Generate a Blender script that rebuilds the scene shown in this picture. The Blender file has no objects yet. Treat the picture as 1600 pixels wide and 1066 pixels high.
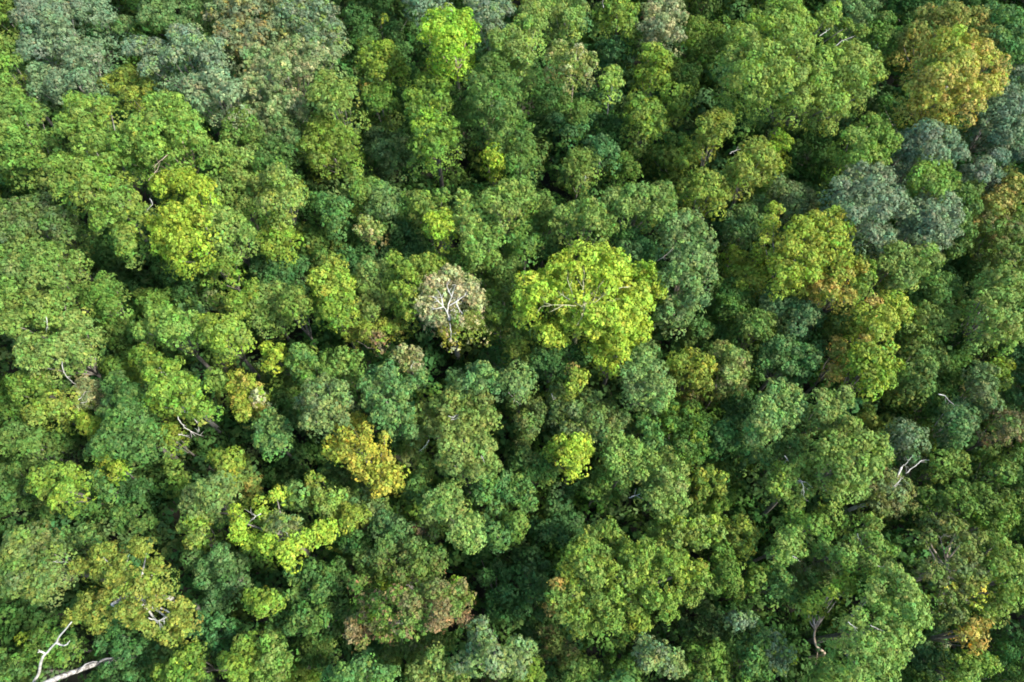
import bpy, math
import numpy as np
from mathutils import Vector

R = math.radians
sc = bpy.context.scene
col = sc.collection
rng = np.random.default_rng(20240611)

# ------------------------------------------------------------------ camera
CAM_H, PITCH, FOC = 108.0, R(64.0), 1142.0     # metres, below the horizon, focal length in photo pixels
FW = np.array((0.0, math.cos(PITCH), -math.sin(PITCH)))
UP = np.array((0.0, math.sin(PITCH), math.cos(PITCH)))
CAM = np.array((0.0, 0.0, CAM_H))


def at(x, y, z):
    """The point at height z seen at photo pixel (x, y)."""
    d = FW + np.array((1.0, 0, 0)) * (x - 800.0) / FOC + UP * (533.0 - y) / FOC
    return CAM + d * ((z - CAM_H) / d[2])


def mpp(x, y, z):
    """Metres per photo pixel there."""
    return float(np.dot(at(x, y, z) - CAM, FW)) / FOC


def px(p):
    v = np.asarray(p) - CAM
    d = v @ FW
    return 800 + FOC * v[..., 0] / d, 533 - FOC * (v @ UP) / d


cam = bpy.data.cameras.new("camera")
cam.sensor_width = 36.0
cam.lens = 36.0 * FOC / 1600.0
cam.clip_start, cam.clip_end = 1.0, 6000.0
camo = bpy.data.objects.new("camera", cam)
col.objects.link(camo)
camo.location = CAM
camo.rotation_euler = (math.pi / 2 - PITCH, 0, 0)
sc.camera = camo

# ------------------------------------------------------------------ light
SUN_EL, SUN_AZ = R(46.0), R(102.0)              # azimuth clockwise from +y (photo up); 90 = from the right
sd = Vector((math.cos(SUN_EL) * math.sin(SUN_AZ), math.cos(SUN_EL) * math.cos(SUN_AZ), math.sin(SUN_EL)))
sun = bpy.data.lights.new("sun", 'SUN')
sun.energy, sun.angle, sun.color = 3.1, R(9.0), (1.0, 0.98, 0.92)
suno = bpy.data.objects.new("sun", sun)
col.objects.link(suno)
suno.rotation_euler = (-sd).to_track_quat('-Z', 'Y').to_euler()
w = bpy.data.worlds.new("World")
sc.world = w
w.use_nodes = True
nt = w.node_tree
bg = nt.nodes["Background"]
sky = nt.nodes.new("ShaderNodeTexSky")
sky.sky_type = 'NISHITA'
sky.sun_disc = False
sky.sun_elevation, sky.sun_rotation = SUN_EL, SUN_AZ
sky.air_density, sky.dust_density = 1.0, 0.8
nt.links.new(sky.outputs[0], bg.inputs[0])
bg.inputs[1].default_value = 0.15
sc.view_settings.view_transform = 'Standard'
sc.view_settings.look = 'None'
sc.view_settings.exposure = EXPOSURE = 1.86
sc.view_settings.gamma = 1.0
sc.cycles.filter_width = 1.8
sc.cycles.max_bounces = 6
sc.cycles.diffuse_bounces = 4
sc.cycles.transmission_bounces = 4
sc.cycles.glossy_bounces = 2

# ------------------------------------------------------------------ materials


def mat(name):
    m = bpy.data.materials.new(name)
    m.use_nodes = True
    n = m.node_tree
    return m, n, n.nodes["Principled BSDF"], n.nodes["Material Output"]


def leaf_material():
    """Each leaf carries its own colour; light shines through it a little."""
    m, n, p, out = mat("leaves")
    a = n.nodes.new("ShaderNodeAttribute")
    a.attribute_name = "leaf_color"
    n.links.new(a.outputs["Color"], p.inputs["Base Color"])
    p.inputs["Roughness"].default_value = 0.6
    p.inputs["Specular IOR Level"].default_value = 0.08
    hs = n.nodes.new("ShaderNodeHueSaturation")
    hs.inputs["Hue"].default_value = 0.485
    hs.inputs["Saturation"].default_value = 1.1
    hs.inputs["Value"].default_value = 1.15
    n.links.new(a.outputs["Color"], hs.inputs["Color"])
    t = n.nodes.new("ShaderNodeBsdfTranslucent")
    n.links.new(hs.outputs[0], t.inputs[0])
    mx = n.nodes.new("ShaderNodeMixShader")
    mx.inputs[0].default_value = 0.30
    n.links.new(p.outputs[0], mx.inputs[1])
    n.links.new(t.outputs[0], mx.inputs[2])
    n.links.new(mx.outputs[0], out.inputs[0])
    return m


def bark_material(name, c1, c2, stretch=(1, 1, 1)):
    m, n, p, out = mat(name)
    tc = n.nodes.new("ShaderNodeTexCoord")
    nz = n.nodes.new("ShaderNodeTexNoise")
    nz.inputs["Scale"].default_value = 1.6
    nz.inputs["Detail"].default_value = 6.0
    mp = n.nodes.new("ShaderNodeMapping")
    mp.inputs["Scale"].default_value = stretch
    n.links.new(tc.outputs["Object"], mp.inputs["Vector"])
    n.links.new(mp.outputs[0], nz.inputs["Vector"])
    cr = n.nodes.new("ShaderNodeValToRGB")
    cr.color_ramp.elements[0].position, cr.color_ramp.elements[1].position = 0.36, 0.64
    cr.color_ramp.elements[0].color = (*c1, 1)
    cr.color_ramp.elements[1].color = (*c2, 1)
    n.links.new(nz.outputs[0], cr.inputs[0])
    n.links.new(cr.outputs[0], p.inputs["Base Color"])
    p.inputs["Roughness"].default_value = 0.85
    bp = n.nodes.new("ShaderNodeBump")
    bp.inputs["Strength"].default_value = 0.5
    bp.inputs["Distance"].default_value = 0.05
    n.links.new(nz.outputs[0], bp.inputs["Height"])
    n.links.new(bp.outputs[0], p.inputs["Normal"])
    return m


LEAF = leaf_material()
BARK = {"g": bark_material("grey_bark", (.10, .085, .065), (.20, .175, .14)),
        "b": bark_material("tan_bark", (.24, .17, .11), (.42, .33, .23)),
        "w": bark_material("pale_bark", (.27, .25, .20), (.47, .44, .37)),
        "y": bark_material("yellowish_bark", (.24, .22, .10), (.40, .38, .20)),
        "s": bark_material("streaked_bark", (.11, .095, .08), (.38, .355, .32), (0.35, 2.2, 2.2))}


def soil_material():
    m, n, p, out = mat("leaf_litter")
    tc = n.nodes.new("ShaderNodeTexCoord")
    nz = n.nodes.new("ShaderNodeTexNoise")
    nz.inputs["Scale"].default_value = 0.9
    nz.inputs["Detail"].default_value = 8.0
    n.links.new(tc.outputs["Object"], nz.inputs["Vector"])
    cr = n.nodes.new("ShaderNodeValToRGB")
    cr.color_ramp.elements[0].position, cr.color_ramp.elements[1].position = 0.35, 0.7
    cr.color_ramp.elements[0].color = (.016, .015, .009, 1)
    cr.color_ramp.elements[1].color = (.036, .034, .018, 1)
    n.links.new(nz.outputs[0], cr.inputs[0])
    n.links.new(cr.outputs[0], p.inputs["Base Color"])
    p.inputs["Roughness"].default_value = 0.95
    return m


# ------------------------------------------------------------------ mesh helpers


def quad_mesh(name, V, C=None, colors=None, material=None):
    """V: (n,4,3) quads, colors: (n,3) one colour per quad."""
    n = len(V)
    me = bpy.data.meshes.new(name)
    me.vertices.add(n * 4)
    me.vertices.foreach_set("co", np.ascontiguousarray(V, dtype=np.float32).ravel())
    me.loops.add(n * 4)
    me.loops.foreach_set("vertex_index", np.arange(n * 4, dtype=np.int32))
    me.polygons.add(n)
    me.polygons.foreach_set("loop_start", np.arange(n, dtype=np.int32) * 4)
    me.update(calc_edges=True)
    if colors is not None:
        at_ = me.attributes.new("leaf_color", 'FLOAT_COLOR', 'FACE')
        c4 = np.ones((n, 4), dtype=np.float32)
        c4[:, :3] = colors
        at_.data.foreach_set("color", c4.ravel())
    if material:
        me.materials.append(material)
    return me


def tube(points, radii, sides=7, verts=None, faces=None):
    """A tapered bent limb appended to verts / faces."""
    P = [np.asarray(p, float) for p in points]
    base = len(verts)
    k = len(P)
    prev = None
    for i in range(k):
        t = P[min(i + 1, k - 1)] - P[max(i - 1, 0)]
        t = t / (np.linalg.norm(t) + 1e-9)
        ref = np.array((0.3, 0.2, 1.0)) if abs(t[2]) < 0.9 else np.array((1.0, 0.2, 0.1))
        if prev is not None:
            ref = prev
        u = ref - t * np.dot(ref, t)
        u /= np.linalg.norm(u) + 1e-9
        prev = u
        v = np.cross(t, u)
        for s in range(sides):
            a = 2 * math.pi * s / sides
            verts.append(tuple(P[i] + radii[i] * (u * math.cos(a) + v * math.sin(a))))
    for i in range(k - 1):
        for s in range(sides):
            a, b = base + i * sides + s, base + i * sides + (s + 1) % sides
            faces.append((a, b, b + sides, a + sides))
    faces.append(tuple(base + s for s in reversed(range(sides))))
    faces.append(tuple(base + (k - 1) * sides + s for s in range(sides)))


def smooth_path(pts, n=3, wob=0.0):
    """Catmull-Rom through the points, with a little wobble."""
    P = [np.asarray(p, float) for p in pts]
    if len(P) < 2:
        return P
    Q = [2 * P[0] - P[1]] + P + [2 * P[-1] - P[-2]]
    out = []
    for i in range(1, len(Q) - 2):
        for j in range(n):
            t = j / n
            a, b, c, d = Q[i - 1], Q[i], Q[i + 1], Q[i + 2]
            q = 0.5 * (2 * b + (c - a) * t + (2 * a - 5 * b + 4 * c - d) * t * t + (3 * b - a - 3 * c + d) * t ** 3)
            if wob and (i > 1 or j > 0):
                q = q + rng.normal(0, wob, 3)
            out.append(q)
    out.append(P[-1])
    return out


def py_mesh(name, verts, faces, material, smooth=True):
    me = bpy.data.meshes.new(name)
    me.from_pydata([tuple(map(float, v)) for v in verts], [], faces)
    me.materials.append(material)
    if smooth:
        me.polygons.foreach_set("use_smooth", [True] * len(me.polygons))
    me.update()
    return me


def link(name, me, parent=None):
    o = bpy.data.objects.new(name, me)
    col.objects.link(o)
    if parent is not None:
        o.parent = parent
        if parent.location.length > 0:
            o.matrix_parent_inverse.identity()
    return o


def unit(a):
    return a / (np.linalg.norm(a, axis=-1, keepdims=True) + 1e-9)


# ------------------------------------------------------------------ foliage
PAL = {  # leaf colours (linear)
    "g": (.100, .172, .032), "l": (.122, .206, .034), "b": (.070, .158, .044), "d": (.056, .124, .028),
    "G": (.166, .242, .054), "s": (.136, .196, .100), "e": (.107, .174, .054), "o": (.129, .178, .033),
    "y": (.178, .256, .030), "L": (.264, .358, .036), "Y": (.238, .276, .038), "a": (.330, .268, .062),
    "k": (.180, .214, .034), "p": (.350, .352, .165), "r": (.185, .136, .062), "w": (.119, .150, .058),
    "z": (.305, .300, .034), "h": (.195, .350, .032)}
COLOUR_WORD = {"g": "mid-green", "l": "bright green", "b": "emerald", "d": "dark green", "G": "light green", "s": "grey-green",
               "e": "sage green", "o": "olive", "y": "yellow-green", "L": "lime", "Y": "golden", "a": "amber", "p": "straw", "r": "rusty", "w": "brownish", "k": "olive-gold", "z": "golden", "h": "lime"}
#       leaf len, wid, clump r, jitter, drop, normal randomness, spread
TEX = {"f": (.18, .145, .23, .06, .01, .30, 1.10), "c": (.23, .165, .26, .09, .03, .40, 1.16),
       "r": (.22, .14, .27, .20, .12, .52, 1.35), "m": (.165, .14, .19, .05, .00, .28, 1.10)}
#      sub-lobes: how many, how deep the creases between them
SUB = {"f": (8, .30), "c": (6, .30), "r": (7, .34), "m": (7, .22)}


def foliage(lobes, tex, main, second, frac, cover=1.32, scale=1.0, tint=1.0):
    """lobes: rows (x, y, z, R, colour letter or ''). Leaf quads and their colours."""
    L, W, rc0, jit, drop, rn, spread = TEX[tex]
    L, W = L * scale, W * scale
    VV, CC = [], []
    for (lx, ly, lz, Rr, cl) in lobes:
        c0 = np.array((lx, ly, lz))
        rc = max(0.22, min(rc0 * scale, 0.42 * Rr)) * (0.9 + 0.2 * rng.random())
        K = max(7, int(1.55 * (Rr / rc) ** 2 * 1.35))
        # directions over the lobe, a fibonacci spread without the hidden underside
        i = np.arange(K) + 0.5
        zz = 1 - i / K * 1.32
        ph = i * 2.39996 + rng.random() * 6.28
        s = np.sqrt(np.maximum(0, 1 - zz * zz))
        D = np.stack((s * np.cos(ph), s * np.sin(ph), zz), 1)
        D = unit(D + rng.normal(0, 0.13, D.shape))
        # the lobe is not a ball: low bumps
        nsub, deep = SUB[tex]
        nsub = max(5, int(nsub * (0.6 + 0.35 * Rr)))
        j = np.arange(nsub) + 0.5
        sz = 1 - j / nsub * 1.45
        sph = j * 2.39996 + rng.random() * 6.28
        S = np.stack((np.sqrt(np.maximum(0, 1 - sz * sz)) * np.cos(sph), np.sqrt(np.maximum(0, 1 - sz * sz)) * np.sin(sph), sz), 1)
        S = unit(S + rng.normal(0, 0.20, S.shape))
        ca = np.arccos(np.clip(D @ S.T, -1, 1)) / (1.9 / math.sqrt(nsub) * rng.uniform(.85, 1.2, nsub))
        bump = 1.06 - deep + deep * np.sqrt(np.maximum(0, 1 - np.minimum(ca.min(1), 1.15) ** 2 / 1.33)) * 1.0
        Dn = unit(D + 1.25 * (D - S[ca.argmin(1)]))
        rad = Rr * bump * (1 + rng.normal(0, jit, K)) - rc * 0.35
        th = rng.random() * 3.14
        ex = rng.uniform(-.14, .14)
        ctr = D * rad[:, None] * np.array((1, 1, 0.80))
        al = ctr[:, 0] * math.cos(th) + ctr[:, 1] * math.sin(th)
        ctr = c0 + ctr + ex * al[:, None] * np.array((math.cos(th), math.sin(th), 0))
        keep = rng.random(K) > drop
        ctr, D, Dn = ctr[keep], D[keep], Dn[keep]
        K = len(ctr)
        if not K:
            continue
        area = 4 * math.pi * Rr * Rr * 0.64 * 1.35
        n = max(3, int(cover * area / (0.5 * L * W) / K * 0.55))
        # leaves on each clump, most on its outside
        d = unit(rng.normal(0, 1, (K, n, 3)) + 0.95 * D[:, None, :] + np.array((0, 0, 0.25)))
        rcs = rc * np.exp(rng.normal(0, 0.22, (K, 1, 1)))
        p = ctr[:, None, :] + d * rcs * rng.uniform(0.62, spread, (K, n, 1))
        nn = unit(0.26 * d + Dn[:, None, :] + np.array((0, 0, .18)) + rn * rng.normal(0, 0.50, (K, n, 3)))
        t = unit(np.cross(nn, rng.normal(0, 1, (K, n, 3))))
        b = np.cross(nn, t)
        ls = np.exp(rng.normal(0, 0.25, (K, n, 1)))
        a1, b1 = t * (0.5 * L) * ls, b * (0.5 * W) * ls
        q4 = np.stack((p - a1, p - b1 + a1 * 0.15, p + a1, p + b1 + a1 * 0.15), 2).reshape(-1, 4, 3)
        # colours: tree, lobe, clump, leaf
        base = np.array(PAL[cl or main])
        cc = np.repeat(base[None, :], K, 0)
        if second and not cl:
            # second tone in patches
            pn = np.sin(ctr @ np.array((1.3, .9, .5)) + 2 * np.sin(ctr @ np.array((-.6, 1.1, .4)))) * .5 + .5
            mask = (0.55 * rng.random(K) + 0.45 * pn) < 0.12 + 0.76 * frac
            cc[mask] = np.array(PAL[second])
            cc = cc + (base * (1 - frac) + np.array(PAL[second]) * frac - cc) * rng.uniform(.25, .8, (K, 1))
        elif cl:
            mask = rng.random(K) < 0.25
            cc[mask] = np.array(PAL[main])
        cc = cc * np.exp(rng.normal(0, 0.09)) * np.exp(rng.normal(0, 0.10, (K, 1))) * np.exp(rng.normal(0, .06, 3))
        cc[:, 0] *= np.exp(rng.normal(0, 0.10, K))
        lc = cc[:, None, :] * np.exp(rng.normal(0, 0.11, (K, n, 1)))
        lc[..., 0] *= np.exp(rng.normal(0, 0.10, (K, n)))
        VV.append(q4)
        CC.append((lc * tint).reshape(-1, 3))
    V, C = np.concatenate(VV), np.concatenate(CC)
    return V, np.clip(C, 0.004, 0.8)


def cut_near(V, C, paths, dist):
    """Leave out leaves that would grow through (or right over) a bare limb."""
    m = V.mean(1)
    keep = np.ones(len(m), bool)
    for P in paths:
        P = np.asarray(P)
        for a, b in zip(P[:-1], P[1:]):
            ab = b - a
            t = np.clip(((m - a) @ ab) / (ab @ ab + 1e-9), 0, 1)
            dv = m - (a + t[:, None] * ab)
            keep &= ~((np.linalg.norm(dv[:, :2], axis=1) < dist) & (dv[:, 2] > -0.25))
    return V[keep], C[keep]


# ------------------------------------------------------------------ setting
def grid_ground():
    xs = np.concatenate((np.linspace(-3000, -160, 12), np.linspace(-150, 150, 76), np.linspace(160, 3000, 12)))
    ys = np.concatenate((np.linspace(-3000, -110, 12), np.linspace(-100, 220, 81), np.linspace(230, 3000, 12)))
    X, Y = np.meshgrid(xs, ys)
    Z = 0.5 * np.sin(X * 0.071 + 1) * np.cos(Y * 0.057) + 0.25 * np.sin(X * 0.23) * np.sin(Y * 0.19 + 2)
    v = np.stack((X.ravel(), Y.ravel(), Z.ravel()), 1)
    nx = len(xs)
    f = [(j * nx + i, j * nx + i + 1, (j + 1) * nx + i + 1, (j + 1) * nx + i) for j in range(len(ys) - 1) for i in range(nx - 1)]
    o = link("forest_floor", py_mesh("forest_floor", v, f, soil_material()))
    o["kind"] = "structure"
    o["label"] = "dark forest floor of soil and fallen leaves under the trees"


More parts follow.
